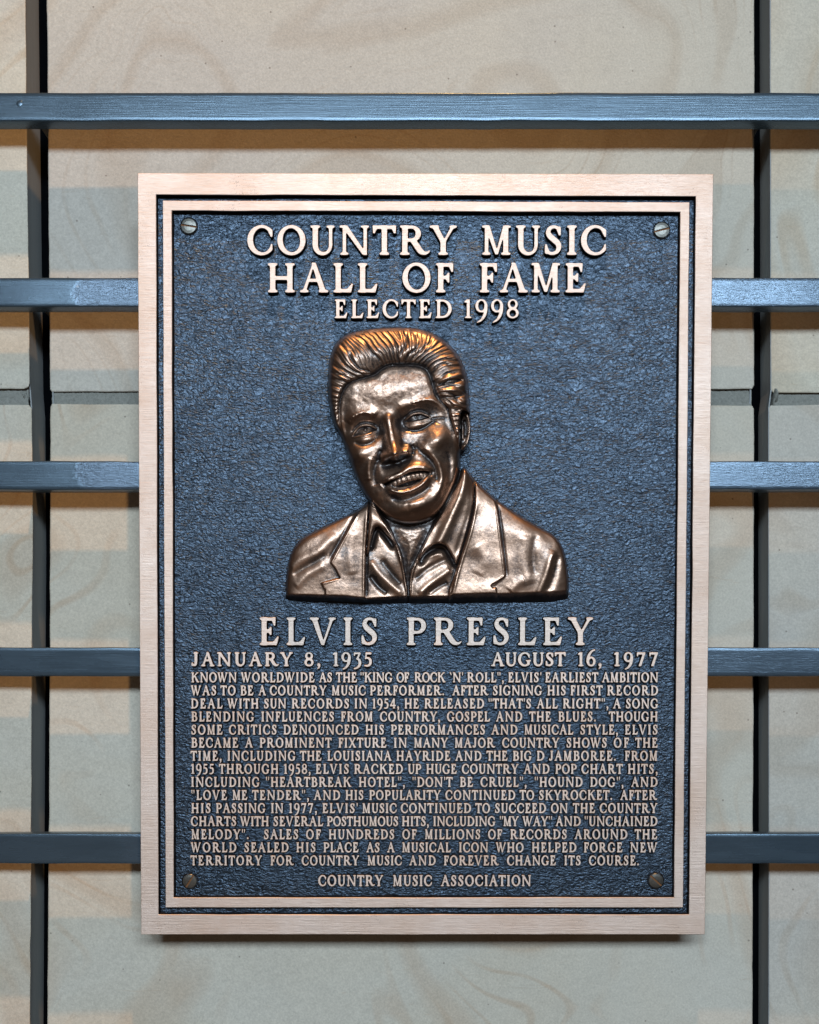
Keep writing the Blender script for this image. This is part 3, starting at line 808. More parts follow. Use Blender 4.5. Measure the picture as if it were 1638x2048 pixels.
def simplify(lp, tol):
    def dp(a, b):
        st_ = [(a, b)]; keep = {a, b}
        while st_:
            i, j = st_.pop()
            if j <= i + 1: continue
            p, q = lp[i], lp[j]; dd = q - p; ll = np.hypot(*dd) + 1e-12
            m = lp[i + 1:j]; dist = np.abs((m[:, 0] - p[0]) * dd[1] - (m[:, 1] - p[1]) * dd[0]) / ll
            k = int(dist.argmax())
            if dist[k] > tol: keep.add(i + 1 + k); st_ += [(i, i + 1 + k), (i + 1 + k, j)]
        return keep
    n = len(lp); far = int(((lp - lp[0]) ** 2).sum(1).argmax())
    lp = np.vstack([lp, lp[:1]])
    keep = sorted(dp(0, far) | dp(far, n))[:-1]
    return lp[keep]

LOOPS = {}
def loops_of(ch, tol):
    if (ch, tol) not in LOOPS:
        X, Y, d = field_of(G[ch]); LOOPS[(ch, tol)] = [simplify(l, 0.005 if ch == '4' else tol)[::-1] for l in contours(X, Y, d)]
    return LOOPS[(ch, tol)]

def glyph_mesh(ch, sx, cap, height, tol):
    """verts (drawing units; z=0 at the letter's top), faces, material index"""
    lps = loops_of(ch, tol)
    v = []; f = []; fm = []
    tops = []
    for lp in lps:
        q = lp * np.array([sx * cap, cap]); n = len(q)
        e1 = q - np.roll(q, 1, 0); e2 = np.roll(q, -1, 0) - q
        n1 = np.stack([e1[:, 1], -e1[:, 0]], 1); n2 = np.stack([e2[:, 1], -e2[:, 0]], 1)
        n1 /= np.linalg.norm(n1, axis=1)[:, None] + 1e-9; n2 /= np.linalg.norm(n2, axis=1)[:, None] + 1e-9
        nn = n1 + n2; nn /= np.linalg.norm(nn, axis=1)[:, None] + 1e-9
        area_ = (q[:, 0] * np.roll(q[:, 1], -1) - np.roll(q[:, 0], -1) * q[:, 1]).sum()
        b = 0.018 * cap if cap < 30 else 0.7
        base = len(v)
        fat = 0.020 * cap if cap < 30 else 0.004 * cap      # cast and ground faces spread a little
        q = q + nn * fat
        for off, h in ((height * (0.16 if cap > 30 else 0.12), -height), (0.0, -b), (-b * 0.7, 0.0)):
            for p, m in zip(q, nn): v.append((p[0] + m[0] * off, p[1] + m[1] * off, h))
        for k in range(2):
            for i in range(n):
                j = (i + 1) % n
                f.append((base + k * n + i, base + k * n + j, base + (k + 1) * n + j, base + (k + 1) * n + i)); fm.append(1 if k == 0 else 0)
        tops.append((base + 2 * n, n))
    polys = [[Vector((v[b0 + i][0], v[b0 + i][1], 0)) for i in range(n)] for b0, n in tops]
    ids = [b0 + i for b0, n in tops for i in range(n)]
    for t in tessellate_polygon(polys):
        a, b, c = (ids[i] for i in t)
        A = (v[b][0] - v[a][0]) * (v[c][1] - v[a][1]) - (v[c][0] - v[a][0]) * (v[b][1] - v[a][1])
        f.append((a, b, c) if A > 0 else (a, c, b)); fm.append(0)
    return v, f, fm

CACHE = {}
letters_n = 0
def layout(word, x0, x1, base, cap, sx):
    """x0,x1,base,cap as seen; yields (char, local x, local y, sx) in own units on the letter-top plane"""
    n = len(word)
    a = L(np.array([x0]), np.array([base]), TOPH)[0] / S; b = L(np.array([x1]), np.array([base]), TOPH)[0] / S
    c = L(np.array([x0]), np.array([base - cap]), TOPH)[0] / S
    capl = c[1] - a[1]; wl_ = b[0] - a[0]
    ws = [G[ch]['w'] * sx * capl for ch in word]
    if n == 1:
        return [(word[0], a[0], a[1], wl_ / (G[word[0]]['w'] * capl))], capl
    ov = sum((G[word[i]]['rb'] + G[word[i + 1]]['lb']) * sx * capl for i in range(n - 1))
    gap = (wl_ - sum(ws) + ov) / (n - 1)
    lo = 0.035 * capl
    k = 1.0
    if gap < lo:
        k = (wl_ - lo * (n - 1)) / (sum(ws) - ov); gap = lo
    hi = 0.30 * capl
    if gap > hi:
        k = (wl_ - hi * (n - 1)) / (sum(ws) - ov); gap = hi
    out = []; x = a[0]
    for i, ch in enumerate(word):
        y = a[1] + (b[1] - a[1]) * (x - a[0]) / wl_
        out.append((ch, x, y, sx * k))
        x += ws[i] * k + gap
        if i < n - 1: x -= (G[word[i]]['rb'] + G[word[i + 1]]['lb']) * sx * k * capl
    return out, capl

TOPH = -1.0
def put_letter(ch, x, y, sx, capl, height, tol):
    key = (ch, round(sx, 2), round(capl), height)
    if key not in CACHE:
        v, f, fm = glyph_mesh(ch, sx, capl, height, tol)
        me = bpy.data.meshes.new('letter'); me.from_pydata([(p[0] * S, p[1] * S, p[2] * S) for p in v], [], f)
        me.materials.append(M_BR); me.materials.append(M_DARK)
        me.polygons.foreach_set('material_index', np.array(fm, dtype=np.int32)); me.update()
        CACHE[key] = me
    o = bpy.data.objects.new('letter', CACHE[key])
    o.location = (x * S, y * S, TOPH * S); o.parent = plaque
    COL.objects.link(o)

def big_line(words, base, cap, sx, height=12.5, tol=0.0035):
    global letters_n
    for w, x0, x1 in words:
        lay, capl = layout(w, x0, x1, base, cap, sx)
        for ch, x, y, s_ in lay:
            put_letter(ch, x, y, s_, capl, height, tol); letters_n += 1

big_line([('COUNTRY', 494.5, 913.5), ('MUSIC', 963.5, 1212.5)], 509.5, 58.5, 1.0)
big_line([('HALL', 535, 755), ('OF', 804.5, 906.5), ('FAME', 958.5, 1171.5)], 584.5, 58, 1.0)
big_line([('ELECTED', 669, 903.5), ('1998', 928.5, 1037.5)], 636, 37, 0.98)
big_line([('ELVIS', 518.5, 755.5), ('PRESLEY', 812.5, 1186)], 1290, 55, 0.98)
TOPH = -2.0
big_line([('JANUARY', 383, 585), ('8,', 609, 640.5), ('1935', 666, 744)], 1332, 27, 0.98, 11.5)
big_line([('AUGUST', 982.5, 1131), ('16,', 1156, 1203), ('1977', 1228.5, 1315.5)], 1332, 27, 0.98, 11.5)
big_line([('COUNTRY', 636.6, 766), ('MUSIC', 786, 863.5), ('ASSOCIATION', 882, 1061.5)], 1772, 21.3, 0.82, 11.5, 0.006)

BODY = [
 [('KNOWN',382.7,473),('WORLDWIDE',482,629),('AS',638,664),('THE',672,714),('"KING',721,784.5),('OF',793,818),('ROCK',829,890.5),("`N'",899,926),('ROLL",',934.5,1007.6),("ELVIS'",1016.5,1082.6),('EARLIEST',1090.6,1196.4),('AMBITION',1203.9,1315.9)],
 [('WAS',382,432.5),('TO',441,471),('BE',481,506.7),('A',517,531.7),('COUNTRY',539.5,653),('MUSIC',663.5,731),('PERFORMER.',740,888),('AFTER',904.6,977),('SIGNING',985.7,1083.6),('HIS',1094.7,1131.5),('FIRST',1141,1205),('RECORD',1214.5,1315.9)],
 [('DEAL',382,445),('WITH',455,517),('SUN',528,572),('RECORDS',583.5,698),('IN',709,734),('1954,',745,798),('HE',809,838),('RELEASED',849,968),('"THAT\'S',977,1062),('ALL',1073.5,1115.4),('RIGHT",',1126,1216.6),('A',1226,1241.7),('SONG',1251.8,1315.9)],
 [('BLENDING',382.7,507.7),('INFLUENCES',522.7,667.9),('FROM',682,745.4),('COUNTRY,',760,880),('GOSPEL',893.9,979.8),('AND',992,1044.3),('THE',1058.4,1102),('BLUES.',1116.8,1191.4),('THOUGH',1217.6,1315.3)],
 [('SOME',382.7,445),('CRITICS',457.9,553.2),('DENOUNCED',566.9,717),('HIS',731,768),('PERFORMANCES',782,970),('AND',982.7,1034.6),('MUSICAL',1048.8,1146.7),('STYLE,',1160.8,1235.7),('ELVIS',1250,1315.3)],
 [('BECAME',382.7,476.4),('A',490,505.7),('PROMINENT',519.4,663),('FIXTURE',677,772.8),('IN',787.8,813.2),('MANY',828,895.8),('MAJOR',909.5,990.5),('COUNTRY',1004.4,1118.5),('SHOWS',1133,1213.5),('OF',1227.6,1257.5),('THE',1270.5,1315.3)],
 [('TIME,',381.3,443),('INCLUDING',455,590.7),('THE',600,642.9),('LOUISIANA',655,783),('HAYRIDE',792.9,900.7),('AND',910.5,962.8),('THE',973,1015),('BIG',1026,1062.9),('D',1073.5,1088.6),('JAMBOREE.',1098.3,1231.3),('FROM',1249.8,1314.7)],
 [('1955',382.3,428),('THROUGH',438,556.7),('1958,',567.8,621),('ELVIS',631.7,697.6),('RACKED',708.5,805.7),('UP',816,842.4),('HUGE',852.6,913.3),('COUNTRY',923.8,1036.8),('AND',1047.3,1099),('POP',1110.7,1153.2),('CHART',1163,1245.3),('HITS,',1255.8,1315)],
 [('INCLUDING',382.3,518.9),('"HEARTBREAK',532,702),('HOTEL",',717.8,809.6),('"DON\'T',825,905),('BE',920,946),('CRUEL",',961,1053),('"HOUND',1069.4,1165),('DOG",',1180.4,1246.8),('AND',1262.4,1315)],
 [('"LOVE',382.7,454),('ME',465,494.6),('TENDER",',504.4,617.7),('AND',627.5,680.2),('HIS',691,727),('POPULARITY',738.4,881.4),('CONTINUED',890.8,1030.5),('TO',1039.3,1068.2),('SKYROCKET.',1078,1224),('AFTER',1240.5,1314.7)],
 [('HIS',382.7,421.2),('PASSING',432,530.6),('IN',542,566.3),('1977,',578,633.7),("ELVIS'",645,715.4),('MUSIC',724.8,793),('CONTINUED',801.7,942),('TO',950.8,980),('SUCCEED',989.9,1092),('ON',1102,1135),('THE',1145.8,1190),('COUNTRY',1199.5,1314.7)],
 [('CHARTS',381.7,472.6),('WITH',480.4,537.6),('SEVERAL',546.8,646.4),('POSTHUMOUS',654,796.5),('HITS,',803.9,857.6),('INCLUDING',866.4,990.5),('"MY',999.6,1037.3),('WAY"',1045.2,1103.8),('AND',1111.2,1161.4),('"UNCHAINED',1169.2,1314.7)],
 [('MELODY".',382.7,497),('SALES',527.8,596.6),('OF',612.2,641.5),('HUNDREDS',657.6,788.7),('OF',804.7,833),('MILLIONS',849.8,960.6),('OF',976.2,1004),('RECORDS',1020.7,1133.5),('AROUND',1149,1254.6),('THE',1269.4,1314.4)],
 [('WORLD',381.7,472.6),('SEALED',488.6,577),('HIS',592.7,631.2),('PLACE',647,717),('AS',732.6,759.3),('A',774.4,789.2),('MUSICAL',804.3,902),('ICON',918,976),('WHO',991.8,1047),('HELPED',1063.7,1152.6),('FORGE',1167.8,1245),('NEW',1260.6,1314.7)],
 [('TERRITORY',381,524),('FOR',541,587.8),('COUNTRY',603.4,718.3),('MUSIC',735,803.3),('AND',818.5,871.3),('FOREVER',887.7,997.7),('CHANGE',1014,1111.6),('ITS',1128.6,1161.4),('COURSE.',1178,1277.6)]]
TOPH = -2.5
jv, jf, jm = [], [], []
joined = False
for li, words in enumerate(BODY):
    base = 1364.4 + 26.16 * li
    cnt = sum(len(w) for w, _, _ in words)
    if not joined and letters_n + cnt > 300: joined = True
    for w, x0_, x1_ in words:
        lay, capl = layout(w, x0_, x1_, base, 19.4, 0.80)
        for ch, x, y, s_ in lay:
            if not joined:
                put_letter(ch, x, y, s_, capl, 10.5, 0.008); letters_n += 1
            else:
                key = ('j', ch, round(s_, 2))
                if key not in CACHE: CACHE[key] = glyph_mesh(ch, round(s_, 2), capl, 10.5, 0.008)
                v, f, fm = CACHE[key]; b0 = len(jv)
                jv += [((p[0] + x) * S, (p[1] + y) * S, (p[2] + TOPH) * S) for p in v]
                jf += [tuple(i + b0 for i in q_) for q_ in f]; jm += fm
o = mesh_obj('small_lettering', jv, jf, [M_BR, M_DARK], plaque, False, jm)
tag(o, kind='stuff')
print('letters', letters_n, 'joined tris', len(jf))
#BUST_BEGIN
# ================================================================ PORTRAIT BUST (cast relief)
ST_ = 1.1
bx = np.arange(560, 1150, ST_); by = np.arange(642, 1216, ST_)
BX, BY = np.meshgrid(bx, by)
nbx, nby = len(bx), len(by)

def sdp(pts): return sd_poly(BX, BY, pts)
def sm(x, a, b):
    t = np.clip((x - a) / (b - a), 0, 1); return t * t * (3 - 2 * t)
def rnd(d, r):
    t = np.clip(-d / r, 0, 1); return np.sqrt(np.maximum(1 - (1 - t) ** 2, 0))
def spline(pts, m=8):
    return catmull(pts, [0.0] * len(pts), m)[:, :2]
def closed(pts, m=5):
    p = [tuple(q) for q in pts]; n = len(p); out = []
    P = np.array(p, float)
    for i in range(n):
        p0, p1, p2, p3 = P[i - 1], P[i], P[(i + 1) % n], P[(i + 2) % n]
        for j in range(m):
            t = j / m
            out.append(0.5 * ((2 * p1) + (-p0 + p2) * t + (2 * p0 - 5 * p1 + 4 * p2 - p3) * t * t + (-p0 + 3 * p1 - 3 * p2 + p3) * t ** 3))
    return out
def dline(pts, m=8, ret_t=False):
    c = spline(pts, m) if len(pts) > 2 else np.array(pts, float)
    d = np.full(BX.shape, 1e9); T = np.zeros(BX.shape)
    for i in range(len(c) - 1):
        x0, y0 = c[i]; x1, y1 = c[i + 1]; ex, ey = x1 - x0, y1 - y0
        t = np.clip(((BX - x0) * ex + (BY - y0) * ey) / (ex * ex + ey * ey + 1e-9), 0, 1)
        q = np.hypot(BX - x0 - t * ex, BY - y0 - t * ey)
        b = q < d; d = np.where(b, q, d); T = np.where(b, (i + t) / (len(c) - 1), T)
    return (d, T) if ret_t else d
def ridge(pts, w, amp, taper=True):
    d, t = dline(pts, 8, True)
    e = np.exp(-(d / w) ** 2) * amp
    if taper: e = e * np.clip(np.minimum(t, 1 - t) * 6 + 0.25, 0, 1)
    return e
def ga(cx, cy, sx, sy, amp, rot=0.0):
    c, s = math.cos(rot), math.sin(rot)
    x = (BX - cx) * c + (BY - cy) * s; y = -(BX - cx) * s + (BY - cy) * c
    return amp * np.exp(-(x / sx) ** 2 - (y / sy) ** 2)
def blur(a, s):
    r = int(3 * s) + 1; k = np.exp(-0.5 * (np.arange(-r, r + 1) / s) ** 2); k /= k.sum()
    p = np.pad(a, r, 'edge')
    p = sum(k[i] * p[i:i + a.shape[0], :] for i in range(2 * r + 1))
    return sum(k[i] * p[:, i:i + a.shape[1]] for i in range(2 * r + 1))
def pn(cell, seed): return vnoise(BX, BY, cell, seed) - 0.5
def fb(cell, seed, o=3):
    return sum(pn(cell / 2 ** i, seed + i) / 2 ** i for i in range(o))

ROT = math.radians(-16.2)                 # the head leans: the line of the eyes rises to the right
def loc_(a, b):                           # head axes -> drawing
    return (782 + 0.96 * a + 0.28 * b, 848 - 0.28 * a + 0.96 * b)

# ---------- outlines
BOT = 1300
TORSO = spline([(571, BOT), (571, 1190), (573, 1150), (578, 1120), (587, 1096), (606, 1075), (633, 1060), (670, 1042), (706, 1024), (728, 1010), (741, 998), (760, 985),
                (900, 950), (921, 940), (927, 934), (936, 941), (946, 955), (965, 974), (990, 996), (1030, 1024), (1076, 1052), (1112, 1074), (1129, 1106), (1137, 1155), (1137, 1190), (1137, BOT)], 5)
HEAD = closed([(676, 862), (668, 850), (660, 820), (656, 790), (656, 755), (659, 720), (668, 692), (684, 674), (706, 664), (735, 658), (765, 655), (800, 654), (832, 656), (858, 663),
               (880, 674), (901, 691), (918, 712), (929, 736), (936, 762), (938, 790), (940, 812), (941, 835), (941, 862), (938, 885), (930, 900), (922, 905), (921, 930), (917, 955), (908, 980),
               (894, 1008), (874, 1032), (850, 1045), (826, 1050), (800, 1048), (776, 1038), (752, 1018), (732, 994), (716, 966), (704, 936), (693, 905), (684, 880)])
FACE = closed([(684, 866), (680, 840), (680, 812), (684, 790), (694, 772), (710, 762), (732, 755), (750, 749), (764, 738), (780, 731), (805, 730), (830, 731), (848, 736), (858, 748), (865, 768),
               (872, 790), (884, 806), (894, 818), (899, 838), (906, 860), (912, 880), (921, 905), (921, 930), (917, 955), (908, 980),
               (894, 1008), (874, 1032), (850, 1045), (826, 1050), (800, 1048), (776, 1038), (752, 1018), (732, 994), (716, 966), (704, 936), (693, 905), (686, 882)])
EAR = closed([(922, 826), (932, 822), (940, 832), (943, 856), (941, 880), (934, 897), (925, 905), (919, 896), (918, 870)])
dT, dH, dF, dE = sdp(TORSO), sdp(HEAD), sdp(FACE), sdp(EAR)

# ---------- torso
hT = -12 + 20 * rnd(dT, 6) + 15 * rnd(dT, 42)
hT += 4.0 * sm(BX, 930, 1080) * 0 + ga(1050, 1120, 70, 60, 5) + ga(640, 1120, 40, 50, 3)
# open neck V: the shirt edges meet at the foot
NECK = spline([(735, 990), (761, 1033), (780, 1064), (798, 1100), (805.5, 1130), (811, 1160), (815, 1196), (816, BOT), (819, BOT), (820, 1160), (830, 1125), (846, 1092), (872, 1040), (905, 985), (925, 935), (860, 900), (760, 920)], 4)
dN = sdp(NECK)
LAP_L = spline([(738, 1000), (735, 1060), (732, 1110), (731, 1200), (731, BOT), (650, BOT), (650, 1190), (647, 1178), (642, 1167), (642, 1166), (660, 1161), (678, 1156), (677, 1152), (670, 1138), (661, 1126), (664, 1120), (690, 1072), (712, 1030), (728, 1005)], 3)
dLL = sdp(LAP_L)
LAP_R = spline([(948, 950), (950, 985), (947, 1010), (935, 1060), (915, 1125), (905, 1160), (896, 1200), (896, BOT), (994, BOT), (994, 1186), (987, 1176), (983, 1171), (996, 1162), (1010, 1152), (1009, 1140), (1006, 1110), (1002, 1080), (997, 1040), (991, 1004), (965, 968)], 3)
dLR = sdp(LAP_R)
# shirt panels lie lower than the lapels
inner = sdp(spline([(738, 985), (736, 1060), (732, 1110), (731, 1200), (731, BOT), (897, BOT), (897, 1195), (906, 1160), (916, 1125), (935, 1060), (947, 1010), (950, 980), (946, 940), (900, 900), (760, 930)], 4))
hT -= 5.5 * sm(-inner, -1.5, 1.5)
hT += ga(838, 1180, 18, 60, 3.5)
# jacket folds
fold = (ridge([(575, 1135), (600, 1120), (635, 1105), (672, 1068)], 11, 3.5) + ridge([(590, 1175), (615, 1150), (650, 1130)], 8, 2.2)
        - ridge([(585, 1150), (620, 1128), (655, 1108)], 6, 2.4) + ridge([(1075, 1190), (1092, 1150), (1108, 1100)], 8, 4.0) - ridge([(1095, 1185), (1108, 1150), (1115, 1110)], 7, 3.2)
        + ridge([(1050, 1070), (1046, 1120), (1060, 1170)], 12, 2.2) - ridge([(1072, 1070), (1066, 1110), (1070, 1150)], 7, 2.0) + ridge([(1020, 1184), (1035, 1168), (1050, 1160)], 9, 2.4)
        + ridge([(950, 1090), (966, 1120), (955, 1150)], 14, 1.6) + ridge([(708, 1060), (700, 1110), (706, 1150)], 10, 2.0))
hT += fold + 4.5 * fb(60, 5, 2) * sm(-dT, 0, 12) + 0.30 * fb(9, 31)
# lapels stand proud, sharp outer edges
hT += 4.2 * sm(-dLL, -0.8, 1.6) * sm(-dLL, -1, 2) + 4.6 * sm(-dLR, -0.8, 1.6)
hT += ridge([(662, 1126), (690, 1074), (714, 1030)], 2.4, 1.6) + ridge([(1010, 1150), (1003, 1090), (992, 1010)], 2.6, 2.0) + ridge([(643, 1167), (677, 1157)], 2.0, 1.4) + ridge([(985, 1172), (1009, 1152)], 2.2, 1.8)
hT -= ridge([(1014, 1152), (1007, 1090), (996, 1008)], 3.0, 2.4) + ridge([(656, 1122), (685, 1070), (708, 1028)], 3.0, 1.6)
hT -= ridge([(733, 1196), (734, 1110), (738, 1020)], 2.2, 3.5) + ridge([(899, 1192), (915, 1130), (936, 1064), (948, 1010), (948, 955)], 2.2, 3.8)
hT += ridge([(727, 1196), (728, 1110), (733, 1030)], 2.6, 1.6) + ridge([(906, 1188), (921, 1130), (942, 1064), (953, 1010)], 3.0, 1.8)
# shirt folds
SH = sm(-inner, -1, 2) * sm(dN, -1, 2)
hT += SH * (ridge([(740, 1120), (756, 1145), (782, 1170), (806, 1190)], 8, 4.5) - ridge([(740, 1150), (757, 1172), (775, 1186)], 6, 4.2) - ridge([(762, 1118), (785, 1148), (802, 1168)], 6, 3.2)
            + ridge([(838, 1190), (860, 1168), (886, 1150), (902, 1138)], 8, 4.2) - ridge([(830, 1160), (852, 1140), (880, 1124), (900, 1118)], 6, 3.4) + ridge([(832, 1130), (850, 1116), (880, 1106)], 5, 2.6)
            - ridge([(856, 1188), (876, 1174), (896, 1164)], 5, 3.0))
hT += ridge([(815, 1192), (810, 1158), (804, 1128), (796, 1098), (780, 1066)], 2.4, 3.4) + ridge([(821, 1190), (822, 1158), (832, 1124), (848, 1094)], 2.4, 3.2)
# neck
hT = hT * sm(dN, -2.5, 1.0) + (8 + 6 * sm(-dN, 0, 30) - 7 * sm(BY, 1090, 1190) + 1.0 * fb(8, 77)) * (1 - sm(dN, -2.5, 1.0))
hT += ridge([(770, 1045), (790, 1085), (806, 1130)], 5, 2.5) + ridge([(835, 1070), (822, 1110), (816, 1150)], 6, 1.8)
# collar leaves
CL = spline([(742, 1000), (750, 1008), (764, 1030), (782, 1060), (792, 1088), (786, 1082), (776, 1072), (765, 1060), (755, 1053), (748, 1060), (742, 1080), (737, 1106), (733, 1108), (736, 1060), (739, 1010)], 3)
CR = spline([(926, 934), (940, 944), (947, 960), (949, 985), (944, 1022), (932, 1068), (914, 1126), (908, 1118), (899, 1102), (890, 1091), (876, 1087), (862, 1093), (850, 1104), (838, 1118), (846, 1092), (858, 1066), (878, 1034), (900, 994), (916, 962)], 3)
dCL, dCR = sdp(CL), sdp(CR)
hT += 8.5 * sm(-dCL, -0.6, 1.4) + 6.0 * rnd(dCL, 9)
crx = dline([(929, 940), (922, 985), (902, 1036), (878, 1086)])
hT += 9.0 * sm(-dCR, -0.6, 1.4) + 3.0 * rnd(dCR, 6) + 7.0 * np.exp(-(crx / 11) ** 2) * sm(-dCR, -1, 3) - ridge([(945, 965), (942, 1015), (926, 1068), (912, 1110)], 6, 2.5)
# hollows under the collar leaves
def hollow(poly_c, shift, depth, w):
    d = dline(poly_c); return depth * np.exp(-(d / w) ** 2)
hT -= (1 - sm(-dCL, -1.5, 0.3)) * hollow([(742, 1092), (750, 1066), (757, 1060), (768, 1068), (785, 1090)], 0, 9.0, 7)
hT -= (1 - sm(-dCR, -1.5, 0.3)) * hollow([(842, 1122), (855, 1106), (876, 1095), (892, 1100), (908, 1126)], 0, 10.0, 8)

# ---------- head
hH = -12 + 27 * rnd(dH, 9) + 32 * rnd(dH, 58)
face = np.zeros_like(hH)
# planes of the skull
face += ga(775, 775, 62, 34, 5.0, ROT) + ga(835, 772, 34, 34, 4.0)
face += ga(795, 788, 62, 44, 6.0, ROT)
face += ga(806, 940, 58, 66, 5.0, ROT)
face -= ga(690, 855, 14, 60, 5.0)
face -= ga(905, 850, 20, 70, 6.0, -0.2)
# brows and sockets
face += ridge([(694, 846), (704, 834), (722, 825), (740, 824), (754, 832)], 10, 3.4)
face += ridge([(798, 824), (812, 812), (834, 803), (858, 800), (878, 806), (893, 818)], 11, 4.0)
face += ridge([(700, 838), (714, 829), (730, 825), (746, 829)], 3.2, 1.5) + ridge([(822, 808), (842, 801), (862, 800), (884, 812)], 3.2, 1.6)
face -= ga(732, 856, 30, 17, 10.0, -0.15) + ga(836, 831, 34, 17, 11.0, -0.1)
face -= ga(757, 860, 11, 16, 8.0) + ga(804, 846, 12, 18, 9.0)
# eyeballs
face += ga(729, 863, 18, 12, 9.0, -0.22) + ga(834, 834, 19, 11, 9.5, -0.12)
def eye(inn, up, out, low, iris, s):
    e = np.zeros_like(hH)
    U = [inn] + up + [out]; Lw = [inn] + low + [out]
    poly = list(spline(U, 5)) + list(spline(Lw, 5))[::-1][1:-1]
    d = sdp(poly)
    e += -4.0 * sm(-d, -0.8, 1.0)
    e += ridge([(p[0], p[1] - 1.6) for p in U], 2.3, 4.8) + ridge([(p[0], p[1] + 1.2) for p in Lw], 1.7, 2.2)
    e -= ridge([(p[0], p[1] - 6.2) for p in U], 3.4, 4.2)
    # iris ring and pupil cut
    r = np.hypot(BX - iris[0], BY - iris[1] + 1.6)
    inn_ = sm(-d, -0.2, 1.5)
    e += inn_ * (-0.8 - 1.9 * sm(-r, -5.4, -4.0) + 1.2 * sm(-r, -2.6, -1.0) + 0.0 + 1.6 * np.exp(-(((BX - iris[0] - 1.2) ** 2 + (BY - iris[1] + 1.0) ** 2) / 1.6)))
    return e
face += eye((754, 860), [(746, 854.5), (733, 851.5), (719, 855), (710, 864.5)], (704, 873), [(744, 864), (732, 868.5), (719, 871.5), (710, 873)], (730, 860), 1)
face += eye((809, 844), [(816, 836.5), (827, 829.5), (841, 827.5), (851, 831)], (859, 836), [(818, 844), (830, 842.5), (843, 840), (852, 837)], (834, 834.5), 1)
# bags and creases below the eyes
face += ga(729, 879, 15, 6, 3.6, -0.2) + ga(836, 849, 19, 6, 4.2, -0.18)
face -= ridge([(708, 884), (724, 890), (742, 886), (757, 872)], 4, 3.2) + ridge([(806, 852), (818, 860), (838, 860), (858, 850), (870, 842)], 4, 3.8)
face -= ridge([(862, 838), (878, 836), (890, 836)], 2.5, 1.8) + ridge([(866, 842), (880, 848)], 2.0, 1.4)
# cheeks
face += ga(716, 911, 24, 17, 9.0, -0.35) + ga(722, 900, 34, 24, 3.0) + ga(874, 880, 27, 20, 9.0, -0.5) + ga(868, 890, 36, 26, 4.0, -0.4)
face -= ga(716, 948, 12, 30, 4.0, -0.25) + ga(893, 930, 14, 34, 3.5)
# nose
d, t = dline([(774, 836), (781, 862), (786, 886), (789, 904)], 8, True)
face += (10 + 11 * t) * np.exp(-(d / (9.5 + 6.0 * t)) ** 2.6) * sm(BY + 0.3 * (BX - 789), 806, 862)
face += ga(789, 906, 14, 13, 10.0) + ga(790, 909, 23, 11, 5.0, ROT)
face += ga(768, 913, 8, 8, 9.0) + ga(814, 902, 9.5, 8.5, 12.0)
nb = (BX - 789) * 0.30 + (BY - 918)                     # under-plane of the nose
wn = np.exp(-(((BX - 791) * 0.95 - (BY - 915) * 0.28) / 31) ** 4)
face -= 12.0 * sm(nb, -7, 8) * (1 - sm(nb, 6, 26)) * wn
face -= ga(779, 920, 5, 3.2, 5.0, ROT) + ga(802, 913, 5.5, 3.4, 5.0, ROT)
face -= ridge([(762, 900), (757, 912), (760, 922)], 4, 4.5) + ridge([(822, 890), (827, 900), (824, 910)], 4, 5.0)
face += ga(779, 838, 13, 15, 5.0)
# smile folds
face -= ridge([(826, 890), (840, 900), (856, 914), (868, 930), (873, 950), (872, 964)], 7.5, 5.6)
face += ridge([(838, 892), (856, 905), (873, 922), (882, 942), (882, 972), (868, 1000)], 8, 4.5)
face -= ridge([(757, 916), (750, 934), (749, 955), (755, 972)], 7.5, 5.2)
face += ridge([(744, 915), (737, 938), (738, 962)], 7, 3.0)
face -= ridge([(893, 900), (900, 930), (898, 965)], 5, 2.2)
# muzzle, lips, teeth
face += ga(812, 948, 46, 30, 6.0, ROT) - ga(800, 932, 5, 12, 2.6, -0.25)
UP = [(767, 967), (778, 960), (790, 954.5), (804, 947.5), (818, 938.5), (832, 935), (846, 936), (861, 942.5)]
face += ridge([(p[0], p[1] - 2) for p in UP], 8.0, 5.5) + ridge([(p[0], p[1] + 0.5) for p in UP], 3.2, 2.5)
face += ridge([(p[0], p[1] - 4.5) for p in UP], 1.8, 1.8)
face += ridge([(776, 976.5), (788, 982.5), (804, 985), (822, 981), (841, 971), (858, 954)], 5.5, 7.5)
face += ga(806, 980, 20, 5, 1.5, -0.25) - ga(818, 972, 3, 5, 1.8)
MOUTH = closed([(768, 968), (783, 961), (803, 953.5), (821, 945.5), (842, 942), (860, 944), (854, 952), (840, 961), (825, 968), (808, 972.5), (791, 973.5), (777, 971.5)], 4)
dM = sdp(MOUTH)
inM = sm(-dM, -1.2, 1.2)
ux = (BX - 814) * 0.955 - (BY - 958) * 0.30; uy = (BX - 814) * 0.30 + (BY - 958) * 0.955
tb = -3.0 + 6.8 * np.sqrt(np.clip(1 - (ux / 43) ** 2, 0, 1))                # dental arch
cuts = [-32, -22.5, -12.5, -1, 10, 19.5, 28, 35]
cutm = sum(np.exp(-((ux - c) / 1.1) ** 2) for c in cuts)
row = np.exp(-((uy + 0.5 - 0.004 * ux * ux) / 8.0) ** 6)
face = face * (1 - inM) + inM * (ga(812, 948, 46, 30, 6.0, ROT) + ga(806, 940, 58, 66, 5.0, ROT) - 9.5 + row * tb * (1 - 0.65 * np.clip(cutm, 0, 1)) + row * 8.5)
face -= ridge([(763, 966), (768, 970), (772, 974)], 3.2, 4) + ridge([(861, 940), (864, 945), (860, 952)], 3.2, 4.5)
